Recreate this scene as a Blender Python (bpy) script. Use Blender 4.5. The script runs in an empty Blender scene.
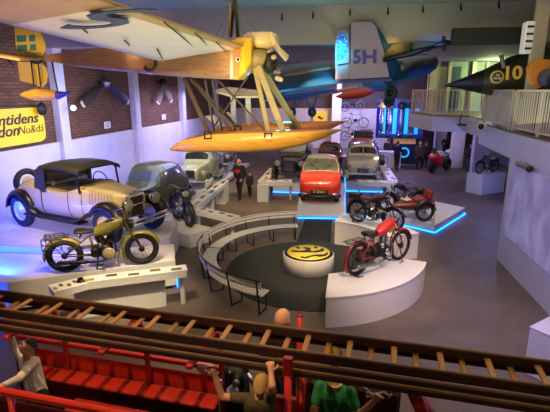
import bpy, math, random
from mathutils import Vector, Matrix, Euler
random.seed(7)
PI = math.pi
D = bpy.data
COL = bpy.context.scene.collection
V = Vector

# ------------------------------------------------------------------ survey of the hall
PITCH, YAW, FOC, EYE = math.radians(14.7), math.radians(8), 443.0, 4.8

def ray(px, py):
    u = (px - 275) / FOC; v = (206 - py) / FOC
    f = math.cos(PITCH) + v * math.sin(PITCH); z = -math.sin(PITCH) + v * math.cos(PITCH)
    return V((u * math.cos(YAW) - f * math.sin(YAW), u * math.sin(YAW) + f * math.cos(YAW), z))
def FL(px, py, z=0.0):
    r = ray(px, py); t = (z - EYE) / r.z
    return V((r.x * t, r.y * t, z))
def AY(px, py, Y):
    r = ray(px, py); t = Y / r.y
    return V((r.x * t, Y, EYE + r.z * t))
def AX(px, py, X):
    r = ray(px, py); t = X / r.x
    return V((X, r.y * t, EYE + r.z * t))
WD = V((0.055, 1, 0)).normalized()          # direction of the brick wall
WN = V((1, -0.055, 0)).normalized()         # its normal, into the hall
W0 = V((-10.55, 14, 0))
def onwall(px, py, off=0.0):
    r = ray(px, py); c = V((0, 0, EYE)); p0 = W0 + WN * off
    t = (p0 - c).dot(WN) / r.dot(WN)
    return c + r * t

# ------------------------------------------------------------------ materials
def hexc(h):
    h = h.lstrip('#'); o = []
    for i in (0, 2, 4):
        c = int(h[i:i + 2], 16) / 255
        o.append(c / 12.92 if c <= .04045 else ((c + .055) / 1.055) ** 2.4)
    return (*o, 1)
_mats = {}
def M(name, col, rough=.5, metal=0.0, noise=.12, scale=14, emit=None, strength=0, coat=0, alpha=1, trans=0):
    if name in _mats: return _mats[name]
    m = D.materials.new(name); m.use_nodes = True; nt = m.node_tree; b = nt.nodes['Principled BSDF']
    c = hexc(col)
    if noise:
        tc = nt.nodes.new('ShaderNodeTexCoord'); n = nt.nodes.new('ShaderNodeTexNoise'); n.inputs['Scale'].default_value = scale
        n.inputs['Detail'].default_value = 5
        r = nt.nodes.new('ShaderNodeValToRGB')
        k = noise
        r.color_ramp.elements[0].position = .3; r.color_ramp.elements[1].position = .7
        r.color_ramp.elements[0].color = (c[0] * (1 - k), c[1] * (1 - k), c[2] * (1 - k), 1)
        r.color_ramp.elements[1].color = (min(1, c[0] * (1 + k)), min(1, c[1] * (1 + k)), min(1, c[2] * (1 + k)), 1)
        nt.links.new(tc.outputs['Object'], n.inputs['Vector']); nt.links.new(n.outputs['Fac'], r.inputs['Fac'])
        nt.links.new(r.outputs['Color'], b.inputs['Base Color'])
    else:
        b.inputs['Base Color'].default_value = c
    b.inputs['Roughness'].default_value = rough; b.inputs['Metallic'].default_value = metal
    b.inputs['Coat Weight'].default_value = coat
    if trans: b.inputs['Transmission Weight'].default_value = trans
    if alpha < 1: b.inputs['Alpha'].default_value = alpha
    if emit:
        b.inputs['Emission Color'].default_value = hexc(emit); b.inputs['Emission Strength'].default_value = strength
    _mats[name] = m
    return m

def wood(name, c1, c2, rough=.5, scale=(1.5, 14, 14), coat=0):
    m = D.materials.new(name); m.use_nodes = True; nt = m.node_tree; b = nt.nodes['Principled BSDF']
    tc = nt.nodes.new('ShaderNodeTexCoord'); mp = nt.nodes.new('ShaderNodeMapping'); mp.inputs['Scale'].default_value = scale
    n = nt.nodes.new('ShaderNodeTexNoise'); n.inputs['Scale'].default_value = 2.2; n.inputs['Detail'].default_value = 6; n.inputs['Distortion'].default_value = .6
    r = nt.nodes.new('ShaderNodeValToRGB'); r.color_ramp.elements[0].position = .32; r.color_ramp.elements[1].position = .68
    r.color_ramp.elements[0].color = hexc(c1); r.color_ramp.elements[1].color = hexc(c2)
    L = nt.links.new
    L(tc.outputs['Object'], mp.inputs['Vector']); L(mp.outputs['Vector'], n.inputs['Vector']); L(n.outputs['Fac'], r.inputs['Fac']); L(r.outputs['Color'], b.inputs['Base Color'])
    b.inputs['Roughness'].default_value = rough; b.inputs['Coat Weight'].default_value = coat
    return m

def brickmat():
    m = D.materials.new('brick'); m.use_nodes = True; nt = m.node_tree; b = nt.nodes['Principled BSDF']
    tc = nt.nodes.new('ShaderNodeTexCoord'); sp = nt.nodes.new('ShaderNodeSeparateXYZ'); cb = nt.nodes.new('ShaderNodeCombineXYZ')
    bt = nt.nodes.new('ShaderNodeTexBrick'); L = nt.links.new
    L(tc.outputs['Object'], sp.inputs[0]); L(sp.outputs['Y'], cb.inputs['X']); L(sp.outputs['Z'], cb.inputs['Y']); L(cb.outputs[0], bt.inputs['Vector'])
    bt.inputs['Color1'].default_value = hexc('#7a5434'); bt.inputs['Color2'].default_value = hexc('#603f2a'); bt.inputs['Mortar'].default_value = hexc('#4a382e')
    bt.inputs['Scale'].default_value = 1; bt.inputs['Brick Width'].default_value = .3; bt.inputs['Row Height'].default_value = .11; bt.inputs['Mortar Size'].default_value = .016
    L(bt.outputs['Color'], b.inputs['Base Color']); b.inputs['Roughness'].default_value = .85
    bp = nt.nodes.new('ShaderNodeBump'); bp.inputs['Strength'].default_value = .5; bp.inputs['Distance'].default_value = .02
    L(bt.outputs['Fac'], bp.inputs['Height']); bp.invert = True; L(bp.outputs['Normal'], b.inputs['Normal'])
    return m

# ------------------------------------------------------------------ mesh builder
class G:
    def __init__(s): s.v = []; s.f = []; s.m = []; s.s = []
    def add(s, vs, fs, m=0, smooth=False):
        o = len(s.v); s.v += [tuple(p) for p in vs]
        for f in fs: s.f.append(tuple(i + o for i in f)); s.m.append(m); s.s.append(smooth)
        return s
    def box(s, c, d, R=None, m=0, bev=0.0):
        x, y, z = [q / 2 for q in d]
        b = min(bev, x * .9, y * .9, z * .9)
        if b <= 0:
            vs = [V((i * x, j * y, k * z)) for i in (-1, 1) for j in (-1, 1) for k in (-1, 1)]
            fs = [(0, 1, 3, 2), (4, 6, 7, 5), (0, 4, 5, 1), (2, 3, 7, 6), (0, 2, 6, 4), (1, 5, 7, 3)]
        else:
            pr = [(-x + b, -y), (x - b, -y), (x, -y + b), (x, y - b), (x - b, y), (-x + b, y), (-x, y - b), (-x, -y + b)]
            def ring(k, zz): return [V((px * k[0] , py * k[1], zz)) for px, py in pr]
            ki = ((x - b) / x, (y - b) / y)
            vs = ring(ki, -z) + ring((1, 1), -z + b) + ring((1, 1), z - b) + ring(ki, z)
            fs = [tuple(range(7, -1, -1)), tuple(range(24, 32))]
            for r in range(3):
                for i in range(8): fs.append((r * 8 + i, r * 8 + (i + 1) % 8, r * 8 + 8 + (i + 1) % 8, r * 8 + 8 + i))
        if R is None: R = Matrix.Identity(3)
        elif isinstance(R, (tuple, list)): R = Euler(R).to_matrix()
        c = V(c)
        return s.add([R @ p + c for p in vs], fs, m)
    def beam(s, a, b, w, h, m=0, up=(0, 0, 1), bev=0.0):
        a, b = V(a), V(b); x = (b - a); L = x.length; x.normalize(); u = V(up)
        y = u.cross(x)
        if y.length < 1e-5: y = V((0, 1, 0)).cross(x)
        y.normalize(); z = x.cross(y)
        R = Matrix((x, y, z)).transposed()
        return s.box((a + b) / 2, (L, w, h), R, m, bev)
    def tube(s, pts, r, n=8, closed=False, m=0, caps=True):
        pts = [V(p) for p in pts]; k = len(pts)
        rs = r if isinstance(r, (list, tuple)) else [r] * k
        tans = []
        for i in range(k):
            a = pts[(i - 1) % k] if (closed or i > 0) else pts[i]
            b = pts[(i + 1) % k] if (closed or i < k - 1) else pts[i]
            t = (b - a); tans.append(t.normalized() if t.length > 1e-9 else V((0, 0, 1)))
        n0 = tans[0].orthogonal().normalized(); vs = []; nn = n0
        for i in range(k):
            nn = nn - tans[i] * nn.dot(tans[i])
            nn = nn.normalized() if nn.length > 1e-6 else tans[i].orthogonal().normalized()
            bb = tans[i].cross(nn)
            for j in range(n):
                a = 2 * PI * j / n
                vs.append(pts[i] + (nn * math.cos(a) + bb * math.sin(a)) * rs[i])
        fs = []
        for i in range(k if closed else k - 1):
            i2 = (i + 1) % k
            for j in range(n): fs.append((i * n + j, i * n + (j + 1) % n, i2 * n + (j + 1) % n, i2 * n + j))
        if caps and not closed:
            fs.append(tuple(range(n - 1, -1, -1))); fs.append(tuple((k - 1) * n + j for j in range(n)))
        return s.add(vs, fs, m, True)
    def lathe(s, prof, c=(0, 0, 0), axis=(0, 0, 1), n=20, m=0, smooth=True, caps=True):
        caps = caps and prof[0] != prof[-1]; ax = V(axis).normalized(); e1 = ax.orthogonal().normalized(); e2 = ax.cross(e1); c = V(c); vs = []
        for r, z in prof:
            for j in range(n):
                a = 2 * PI * j / n; vs.append(c + ax * z + (e1 * math.cos(a) + e2 * math.sin(a)) * max(r, 1e-4))
        fs = []
        for i in range(len(prof) - 1):
            for j in range(n): fs.append((i * n + j, i * n + (j + 1) % n, (i + 1) * n + (j + 1) % n, (i + 1) * n + j))
        s.add(vs, fs, m, smooth)
        if caps and prof[0][0] > 1e-3: s.add(vs[:n], [tuple(range(n - 1, -1, -1))], m)
        if caps and prof[-1][0] > 1e-3: s.add(vs[-n:], [tuple(range(n))], m)
        return s
    def ball(s, c, r, m=0, n=12, R=None):
        r = V(r) if isinstance(r, (tuple, list, V)) else V((r, r, r)); vs = []; k = max(6, n // 2); c = V(c)
        if isinstance(R, (tuple, list)): R = Euler(R).to_matrix()
        for i in range(k + 1):
            t = PI * i / k
            for j in range(n):
                a = 2 * PI * j / n; st = max(math.sin(t), 1e-3)
                p = V((r.x * st * math.cos(a), r.y * st * math.sin(a), -r.z * math.cos(t)))
                vs.append((R @ p if R else p) + c)
        fs = [(i * n + j, i * n + (j + 1) % n, (i + 1) * n + (j + 1) % n, (i + 1) * n + j) for i in range(k) for j in range(n)]
        fs.append(tuple(range(n - 1, -1, -1))); fs.append(tuple(k * n + j for j in range(n)))
        return s.add(vs, fs, m, True)
    def torus(s, c, axis, R, r, n=28, k=8, m=0, ry=None):
        ax = V(axis).normalized(); e1 = ax.orthogonal().normalized(); e2 = ax.cross(e1); c = V(c); vs = []; ry = ry or r
        for i in range(n):
            a = 2 * PI * i / n; d = e1 * math.cos(a) + e2 * math.sin(a)
            for j in range(k):
                b = 2 * PI * j / k; vs.append(c + d * (R + r * math.cos(b)) + ax * (ry * math.sin(b)))
        fs = [(i * k + j, ((i + 1) % n) * k + j, ((i + 1) % n) * k + (j + 1) % k, i * k + (j + 1) % k) for i in range(n) for j in range(k)]
        return s.add(vs, fs, m, True)
    def loft(s, secs, m=0, caps=True, closed=True, smooth=True):
        n = len(secs[0]); vs = [p for q in secs for p in q]; fs = []
        for i in range(len(secs) - 1):
            for j in range(n if closed else n - 1): fs.append((i * n + j, i * n + (j + 1) % n, (i + 1) * n + (j + 1) % n, (i + 1) * n + j))
        s.add(vs, fs, m, smooth)
        if caps:
            s.add(secs[0], [tuple(range(n - 1, -1, -1))], m); s.add(secs[-1], [tuple(range(n))], m)
        return s
    def slab(s, poly, t, m=0, nrm=None):
        """a plate of any outline with real thickness, extruded t along its normal"""
        p = [V(q) for q in poly]; n = len(p)
        if nrm is None:
            nrm = V((0, 0, 0))
            for i in range(n): nrm += p[i].cross(p[(i + 1) % n])
            nrm.normalize()
        d = V(nrm) * t
        vs = p + [q + d for q in p]
        fs = [tuple(range(n - 1, -1, -1)), tuple(range(n, 2 * n))] + [(i, (i + 1) % n, n + (i + 1) % n, n + i) for i in range(n)]
        return s.add(vs, fs, m)
    def build(s, name, mats, parent=None, fix=True):
        me = D.meshes.new(name); me.from_pydata(s.v, [], s.f); me.update()
        for mm in (mats if isinstance(mats, (list, tuple)) else [mats]): me.materials.append(mm)
        me.polygons.foreach_set('material_index', s.m); me.polygons.foreach_set('use_smooth', s.s)
        if fix:
            import bmesh
            b = bmesh.new(); b.from_mesh(me); bmesh.ops.recalc_face_normals(b, faces=b.faces[:]); b.to_mesh(me); b.free()
        o = D.objects.new(name, me); COL.objects.link(o)
        if parent is not None: o.parent = parent
        return o

def tag(o, label, cat, group=None):
    o['label'] = label; o['category'] = cat
    if group: o['group'] = group
    return o
def thing(name, label, cat, loc=(0, 0, 0), rz=0.0, group=None, sc=1.0):
    o = D.objects.new(name, None); COL.objects.link(o); o.empty_display_size = .2
    o.location = loc; o.rotation_euler = (0, 0, rz); o.scale = (sc, sc, sc)
    return tag(o, label, cat, group)
def struct(o):
    o['kind'] = 'structure'; return o
def text(name, body, size, mat, parent, mw, depth=.006, shear=0, bold=0, sx=1.0):
    """raised lettering; mw places the text's own plane (x along the words, y up, z out)"""
    cu = D.curves.new(name, 'FONT'); cu.body = body; cu.size = size; cu.extrude = depth; cu.shear = shear; cu.offset = bold
    cu.align_x = 'CENTER'; cu.align_y = 'CENTER'; cu.resolution_u = 3
    to = D.objects.new(name + '_src', cu); COL.objects.link(to)
    dg = bpy.context.evaluated_depsgraph_get(); dg.update()
    me = D.meshes.new_from_object(to.evaluated_get(dg)); D.objects.remove(to)
    me.transform(mw @ Matrix.Scale(sx, 4, (1, 0, 0)))
    me.materials.clear(); me.materials.append(mat); me.name = name
    o = D.objects.new(name, me); COL.objects.link(o)
    if parent is not None: o.parent = parent
    return o
def frame(c, x, y):
    x = V(x).normalized(); z = x.cross(V(y)).normalized(); y = z.cross(x)
    m = Matrix((x, y, z)).transposed().to_4x4(); m.translation = V(c); return m
def crom(a, b, c, d, t):
    return .5 * ((2 * b) + (c - a) * t + (2 * a - 5 * b + 4 * c - d) * t * t + (3 * b - a - 3 * c + d) * t ** 3)

# ------------------------------------------------------------------ shared materials
white = M('white_paint', '#d9d7d6', .45, noise=.04)
plaster = M('white_plaster', '#cfcdd2', .7, noise=.05, scale=3)
black = M('black_paint', '#0c0c0d', .35, noise=.1)
rubber = M('tyre_rubber', '#17161a', .75, noise=.15)
chrome = M('chrome', '#d6d6d8', .18, 1, noise=.03)
steel = M('steel', '#8c8a86', .35, .9, noise=.1)
darkmetal = M('dark_metal', '#2a2825', .45, .6, noise=.15)
leather = M('black_leather', '#1a1613', .55)
glass = M('dark_glass', '#20262c', .08, .0, noise=0, coat=.5)
cream = M('cream_paint', '#c9b889', .3, noise=.05, coat=.4)
redp = M('red_paint', '#b3201a', .35, noise=.08, coat=.3)
blue_led = M('blue_led_strip', '#1b62ff', .5, noise=0, emit='#1a7dff', strength=5.5)
lampwhite = M('lit_lamp', '#ffffff', .5, noise=0, emit='#fff2dc', strength=14)
# ------------------------------------------------------------------ the room
def floormat():
    m = D.materials.new('polished_concrete'); m.use_nodes = True; nt = m.node_tree; b = nt.nodes['Principled BSDF']; L = nt.links.new
    tc = nt.nodes.new('ShaderNodeTexCoord'); n = nt.nodes.new('ShaderNodeTexNoise'); n.inputs['Scale'].default_value = 1.1; n.inputs['Detail'].default_value = 8; n.inputs['Roughness'].default_value = .65
    r = nt.nodes.new('ShaderNodeValToRGB'); r.color_ramp.elements[0].position = .3; r.color_ramp.elements[1].position = .72
    r.color_ramp.elements[0].color = hexc('#584b42'); r.color_ramp.elements[1].color = hexc('#6f6157')
    L(tc.outputs['Object'], n.inputs['Vector']); L(n.outputs['Fac'], r.inputs['Fac']); L(r.outputs['Color'], b.inputs['Base Color'])
    b.inputs['Roughness'].default_value = .6
    return m
fl = struct(G().box((0, 18, -.1), (32, 44, .2)).build('floor', floormat()))

brick = brickmat()
wallpaint = M('hall_wall_white', '#c9c7d2', .65, noise=.06, scale=2)
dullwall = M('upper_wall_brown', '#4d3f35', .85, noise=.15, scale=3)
wall_l = D.objects.new('wall_left', None)
ang = -math.atan(.055)
def place_wall(o):
    o.location = W0; o.rotation_euler = (0, 0, ang); return struct(o)
def wl(p):                                       # world point -> along the wall
    return (V(p) - W0).dot(WD)
place_wall(G().box((-.2, 4, 4.9), (.4, 44, 5.2)).build('wall_left', brick))
place_wall(G().box((-.12, 4, 1.45), (.44, 44, 2.9)).build('wall_left_base', wallpaint))
D.objects.remove(wall_l)
for px, py, w in ((60, 108, .5), (134.5, 100, .5), (182.5, 110, .48), (216, 112, .45)):
    y = wl(onwall(px, py, .12))
    place_wall(G().box((.1, y, 3.7), (.36, w, 7.4), bev=.02).build('trim_1', wallpaint))
backw = M('back_wall_white', '#bdb4a4', .7, noise=.06, scale=2)
struct(G().box((0, 38.2, 1.65), (36, .4, 3.3)).build('wall_back', backw))
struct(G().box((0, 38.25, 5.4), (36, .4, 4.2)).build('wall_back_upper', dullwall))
p = AY(337, 95, 37); struct(G().box((p.x, 37, 3.2), (.75, .6, 6.4), bev=.03).build('trim_2', backw))
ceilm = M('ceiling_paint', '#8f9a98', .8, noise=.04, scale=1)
beamm = M('beam_paint', '#a9a092', .75, noise=.05, scale=1)
struct(G().box((0, 6, 7.5), (36, 19, .2)).build('ceiling', ceilm))
struct(G().box((0, 15.6, 6.87), (36, .4, 1.25)).build('ceiling_beam', beamm))
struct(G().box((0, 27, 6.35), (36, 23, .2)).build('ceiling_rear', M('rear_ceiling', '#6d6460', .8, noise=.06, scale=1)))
struct(G().box((0, 27, 6.0), (36, .35, .5)).build('ceiling_beam', beamm))
# the projection wall under the gallery and the gallery itself
rw = M('projection_wall', '#b4b0bd', .6, noise=.04, scale=2)
struct(G().box((4.9, 5.5, 1.5), (.3, 15, 3.0)).build('wall_right', rw))
struct(G().box((11, 20, 1.5), (.3, 36, 3.0)).build('wall_right_rear', M('rear_wall_grey', '#77736f', .7, noise=.06, scale=2)))
struct(G().box((14.5, 15, 5.4), (.3, 46, 4.5)).build('wall_right_upper', M('gallery_wall_dark', '#3b3a2c', .8, noise=.1, scale=2)))
edge = [(4.72, -2), (4.72, 13.3), (4.9, 16.5), (5.55, 18.6), (5.6, 20.9), (4.2, 21.1), (3.6, 23.9), (4.6, 25.5)]
poly = [V((x, y, 2.98)) for x, y in edge] + [V((14.4, 25.5, 2.98)), V((14.4, -2, 2.98))]
struct(G().slab(poly, .66, nrm=(0, 0, 1)).build('gallery_slab', rw))
poly = [V((x + .06, y, 3.64)) for x, y in edge] + [V((14.4, 25.5, 3.64)), V((14.4, -2, 3.64))]
struct(G().slab(poly, .05, nrm=(0, 0, 1)).build('gallery_floor', M('gallery_floor', '#57493a', .6)))
# pillars beneath the gallery
for px, py, Y, w in ((479.5, 160, 25.2, .8), (457, 150, 29.5, .75), (440, 140, 34, .8)):
    p = AY(px, py, Y); struct(G().box((p.x, Y, 1.5), (w, .5, 3.0), bev=.02).build('trim_3', white))
struct(G().box((8.6, 36, 1.5), (9, .2, 3.0)).build('wall_back_recess', M('recess_wall', '#3a2622', .8)))
# gallery back: glazed partition, its lit rooms painted as a pale green wall
gl = M('gallery_lit_room', '#8c9480', .6, noise=.1, scale=1.2)
struct(G().box((9.6, 26.2, 5.2), (9.6, .2, 3.1)).build('wall_gallery_back', gl))
mull = M('beige_metal', '#a59c86', .5, noise=.05)
for px, w in ((434, .28), (450, .16), (474, .2), (487, .14), (498, .16)):
    p = AY(px, 70, 25.9); struct(G().box((p.x, 25.9, 5.1), (w, .2, 2.9)).build('window_1', mull))
p = AY(455, 66, 26); struct(G().box((p.x, 26.0, 4.9), (.7, .12, 2.2), bev=.01).build('door_1', M('teal_door', '#27394a', .4)))
p = AY(486, 36.5, 14.4); struct(G().box((p.x + .3, 14.4, p.z), (2.5, .3, .46)).build('ceiling_soffit', M('soffit_black', '#15150f', .7)))
p = AY(531, 60, 13.5); struct(G().box((p.x + .12, 13.5, 5.6), (.34, .16, 4.0), bev=.02).build('trim_4', mull))
for px, py, w in ((475.5, 45, 'upper'), (476, 54, 'lower, brightest'), (485, 51, 'right-hand small')):
    p = AY(px, py, 25.6); t = thing('gallery_lamp', w + ' lit lamp in the glazed room behind the jet', 'lamp', p)
    G().ball((0, 0, 0), .09 if 'small' in w or 'upper' in w else .17).build('bulb', lampwhite, t); G().tube([(0, .05, 0), (0, .5, 0)], .02).build('lamp_arm', darkmetal, t)
duct = thing('ventilation_duct', 'beige square duct box beside the gallery column under the ceiling', 'duct', AY(527, 38, 12.6))
G().box((0, 0, 0), (.2, .3, .75), bev=.02).build('duct_body', white, duct)
for i in range(4): G().box((.0, -.155, -.26 + i * .17), (.16, .02, .05)).build('louvre', darkmetal, duct)

# projected picture on the right wall: its projector light painted as a glowing panel
sm = D.materials.new('projected_picture'); sm.use_nodes = True; nt = sm.node_tree; b = nt.nodes['Principled BSDF']
tc = nt.nodes.new('ShaderNodeTexCoord'); mp = nt.nodes.new('ShaderNodeMapping'); mp.inputs['Scale'].default_value = (1, 1.3, .8)
n = nt.nodes.new('ShaderNodeTexNoise'); n.inputs['Scale'].default_value = 1.5; n.inputs['Detail'].default_value = 7; n.inputs['Distortion'].default_value = .5
r = nt.nodes.new('ShaderNodeValToRGB'); r.color_ramp.elements[0].position = .35; r.color_ramp.elements[1].position = .75
r.color_ramp.elements[0].color = hexc('#4d4878'); r.color_ramp.elements[1].color = hexc('#9a92c4')
nt.links.new(tc.outputs['Object'], mp.inputs[0]); nt.links.new(mp.outputs[0], n.inputs['Vector']); nt.links.new(n.outputs['Fac'], r.inputs[0])
nt.links.new(r.outputs[0], b.inputs['Emission Color']); b.inputs['Emission Strength'].default_value = .42
b.inputs['Base Color'].default_value = hexc('#8f8a9c'); b.inputs['Roughness'].default_value = .6
a = AX(504.5, 234, 4.75); c_ = AX(513, 163, 4.75)
o = G().box((4.725, (a.y + 6.2) / 2, (a.z + 2.86) / 2), (.03, a.y - 6.2, 2.86 - a.z)).build('projected_light_panel', sm)
tag(o, 'large purple projected film picture on the right wall under the gallery', 'projected light')

# railing of the gallery
railm = M('railing_beige', '#b5a78c', .5, noise=.06)
def railing(label, pts, gap=.085, wide=.035, bays=1.2, posts=None):
    t = thing('gallery_railing', label, 'railing', (0, 0, 0), group='gallery railings')
    zt, z0 = 4.78, 3.69
    hr = G(); br = G(); sl = G()
    for a, b in zip(pts[:-1], pts[1:]):
        a, b = V((*a, 0)), V((*b, 0)); L = (b - a).length; d = (b - a).normalized()
        hr.beam(a + V((0, 0, zt)), b + V((0, 0, zt)), .07, .05, bev=.008)
        br.beam(a + V((0, 0, z0 + .1)), b + V((0, 0, z0 + .1)), .05, .04)
        k = max(2, int(L / gap))
        ya = math.atan2(d.y, d.x)
        for i in range(1, k):
            q = a + d * (L * i / k); sl.box((q.x, q.y, (zt + z0 + .1) / 2), (wide, .018, zt - z0 - .1), (0, 0, ya))
        kb = max(1, round(L / bays))
        for i in range(kb + 1):
            q = a + d * (L * i / kb)
            G().box((q.x, q.y, (zt + z0) / 2), (.09, .07, zt - z0), (0, 0, ya), bev=.008).build('post', railm, t)
    hr.build('handrail', railm, t); br.build('bottom_rail', railm, t); sl.build('slats', railm, t)
railing('long beige slatted railing on the gallery edge above the projection wall', [(4.8, 2.0), (4.8, 13.2)], .14, .05, 1.6)
railing('short beige railing set back on the gallery beside the dark jet', [(4.85, 13.6), (5.0, 16.4), (5.6, 18.7)], .13, .05, 1.7)
railing('beige railing of the far gallery front with dark gaps between slats', [(5.6, 20.8), (4.28, 21.0)], .16, .045, 1.35)
railing('beige railing on the slanting far corner of the gallery', [(4.22, 21.1), (3.68, 23.8)], .16, .05, 1.4)

# lamps and small fittings
def spotlamp(pos, aim, label, lit=False, size=.1):
    t = thing('spot_lamp', label, 'lamp', pos, group=None)
    d = (V(aim) - V(pos)).normalized()
    G().lathe([(size * .55, -.16), (size * .8, -.1), (size, .06), (size * .95, .08)], axis=d, n=14).build('lamp_housing', white if lit else black, t)
    G().lathe([(size * .85, .075), (size * .4, .085), (.001, .088)], axis=d, n=14).build('lens', lampwhite if lit else glass, t)
    G().tube([(0, 0, -.02), (0, 0, .14)], .012).build('bracket', darkmetal, t)
    return t
for i, (px, py, w) in enumerate(((282, 18, 'above the hanging seaplane'), (313, 16, 'left of the paired black lamps above the blue tailplane'), (350, 13, 'over the lilac aircraft fin'), (388, 12, 'right of the lilac fin top'), (423, 10, 'over the gallery corner'), (461, 8, 'above the black soffit'), (499, 6, 'nearest the duct box'))):
    p = AY(px, py, 15.1); spotlamp((p.x, 15.1, p.z), (p.x, 10, 0), 'small black ceiling spot lamp ' + w, size=.035)
p = onwall(73, 108, .6); spotlamp(p, p + V((3, -3.5, .3)), 'lit white spot lamp on the wall column left of the propeller', True, .12)
p = AY(420, 121, 23); spotlamp(p, p + V((-1, -6, -.6)), 'lit white spot lamp under the far corner of the gallery', True, .16)
t = thing('security_camera', 'white dome camera with black lens on the gallery corner', 'camera', AX(482, 127, 4.6))
G().ball((0, 0, 0), .17).build('dome', white, t); G().ball((-.06, -.1, .02), .1).build('lens', black, t)
t = thing('projector', 'grey slim projector fixed high on the projection wall', 'projector', AX(523, 166, 4.62))
G().box((0, 0, 0), (.12, .75, .13), bev=.03).build('projector_body', steel, t); G().ball((-.02, -.45, 0), .085).build('lens', black, t)
G().box((.06, 0, .03), (.1, .3, .04)).build('wall_mount', darkmetal, t)
t = thing('ceiling_microphone', 'black bracket lamp hanging below the far gallery railing', 'lamp', AY(461, 122, 20.6))
G().tube([(0, 0, .35), (-.06, 0, .05), (0, 0, -.1)], .025).build('arm', black, t); G().box((0.05, 0, -.12), (.36, .14, .08), bev=.02).build('lamp_head', black, t)

# yellow sign on the brick wall
sg = thing('hall_sign', 'large yellow wall sign with black script lettering on the brick wall', 'sign', (0, 0, 0))
tr, br_, bl = onwall(41, 107, .12), onwall(42, 141, .12), onwall(0, 147.5, .12)
yr = wl(tr); zt, zb = tr.z, br_.z
wid = 3.9; ch = .28
def wp(y, z, off): return W0 + WD * y + WN * off + V((0, 0, z))
pts = [(yr - wid, zt), (yr - ch, zt), (yr - .04, zt - ch), (yr, zt - ch - .1), (yr, zb + ch), (yr - .06, zb + .08), (yr - ch, zb), (yr - wid, zb)]
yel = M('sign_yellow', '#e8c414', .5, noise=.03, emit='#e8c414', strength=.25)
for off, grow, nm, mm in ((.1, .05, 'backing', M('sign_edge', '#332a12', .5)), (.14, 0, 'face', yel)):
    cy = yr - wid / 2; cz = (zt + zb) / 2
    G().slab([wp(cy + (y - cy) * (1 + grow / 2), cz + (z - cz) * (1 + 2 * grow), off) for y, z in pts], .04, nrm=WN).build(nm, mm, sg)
h = zt - zb
ink = M('sign_ink', '#14110c', .5, noise=0)
def signtext(s, px, py, size, bold, sx=1.0, shear=.25):
    p = onwall(px, py, .19); text('lettering', s, size, ink, sg, frame(p, WD, (0, 0, 1)), shear=shear, bold=bold, sx=sx)
signtext('Framtidens', 7.5, 120.5, h * .40, .008, 1.3)
signtext('fordon', -.5, 132.8, h * .42, .008, 1.2)
signtext('Nu&då', 31, 129.5, h * .32, -.004, 1.15)
t = thing('sign_disc', 'dark round disc hanging at the corner of the yellow sign', 'disc', onwall(42, 109, .35))
G().lathe([(.001, -.02), (.22, -.02), (.22, .02), (.001, .02)], axis=WN, n=24).build('disc', darkmetal, t); G().tube([(0, 0, .2), (0, 0, .75)], .015).build('hanger', darkmetal, t)
# propellers and plates on the wall
def propeller(label, px, py, blades, tip, hubm, L):
    p = onwall(px, py, .35); t = thing('aircraft_propeller', label, 'propeller', p, group='wall propellers')
    hb = G().lathe([(.05, -.2), (.17, -.16), (.2, .02), (.12, .16), (.03, .24)], axis=WN, n=18)
    hb.build('hub', hubm, t)
    for k, (a, mm) in enumerate(blades):
        d = WD * math.sin(a) + V((0, 0, -math.cos(a))); n = WN.cross(d)
        secs = []
        for f, w, th in ((.08, .07, .05), (.2, .1, .045), (.45, .2, .035), (.75, .2, .025), (.93, .16, .018), (1, .1, .012)):
            c = d * (L * f); tw = .7 - .5 * f; e = n * math.cos(tw) + WN * math.sin(tw); q = d.cross(e)
            secs.append([c + e * (w * math.cos(b)) + q * (th * math.sin(b)) for b in [2 * PI * j / 12 for j in range(12)]])
        b = G().loft(secs).build('blade', mm, t)
        G().loft([[v + WN * .003 for v in secs[-2]], [d * (L * 1.0) + (v - d * (L * 1.0)) * 1.05 + WN * .003 for v in secs[-1]]]).build('blade_tip', tip, b)
    G().tube([(0, 0, 0), -WN * .3], .07).build('wall_mount', darkmetal, t)
gray = M('blade_grey', '#332e29', .5); navy = M('blade_navy', '#12173c', .4); pale = M('blade_pale', '#6a5f54', .5); tipm = M('blade_tip_pale', '#c9beb0', .5)
propeller('dark propeller with one navy blade on the brick wall', 105.5, 83, ((-1.13, gray), (1.13, navy), (3.14, gray)), tipm, steel, 2.05)
propeller('pale propeller with two wide drooping blades on the brick wall', 163.5, 82, ((-.66, pale), (.72, pale), (3.14, gray)), tipm, darkmetal, 1.45)
for px, py, w in ((107, 125, 'under the navy propeller'), (163.5, 117, 'under the pale propeller')):
    p = onwall(px, py, .04); o = thing('wall_plate', 'small white information plate on brick ' + w, 'plate', p, ang)
    G().box((.02, 0, 0), (.03, .5, .3), bev=.01).build('plate', white, o)
    for i in range(3): G().box((.037, 0, .07 - i * .07), (.006, .34 - .05 * i, .02)).build('printed_line', ink, o)
# framed yellow picture on the rear wall
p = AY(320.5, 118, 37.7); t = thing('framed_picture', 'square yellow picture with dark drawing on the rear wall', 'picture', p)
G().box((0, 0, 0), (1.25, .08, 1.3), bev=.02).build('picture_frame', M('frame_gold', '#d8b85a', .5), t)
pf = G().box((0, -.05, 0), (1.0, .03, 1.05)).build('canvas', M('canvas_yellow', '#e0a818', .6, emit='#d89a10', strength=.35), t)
G().slab([(-.3, -.08, .1), (-.05, -.08, .2), (.1, -.08, 0), (.3, -.08, .12), (.12, -.08, -.15), (-.1, -.08, -.05)], .01).build('drawing', ink, pf)
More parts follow.
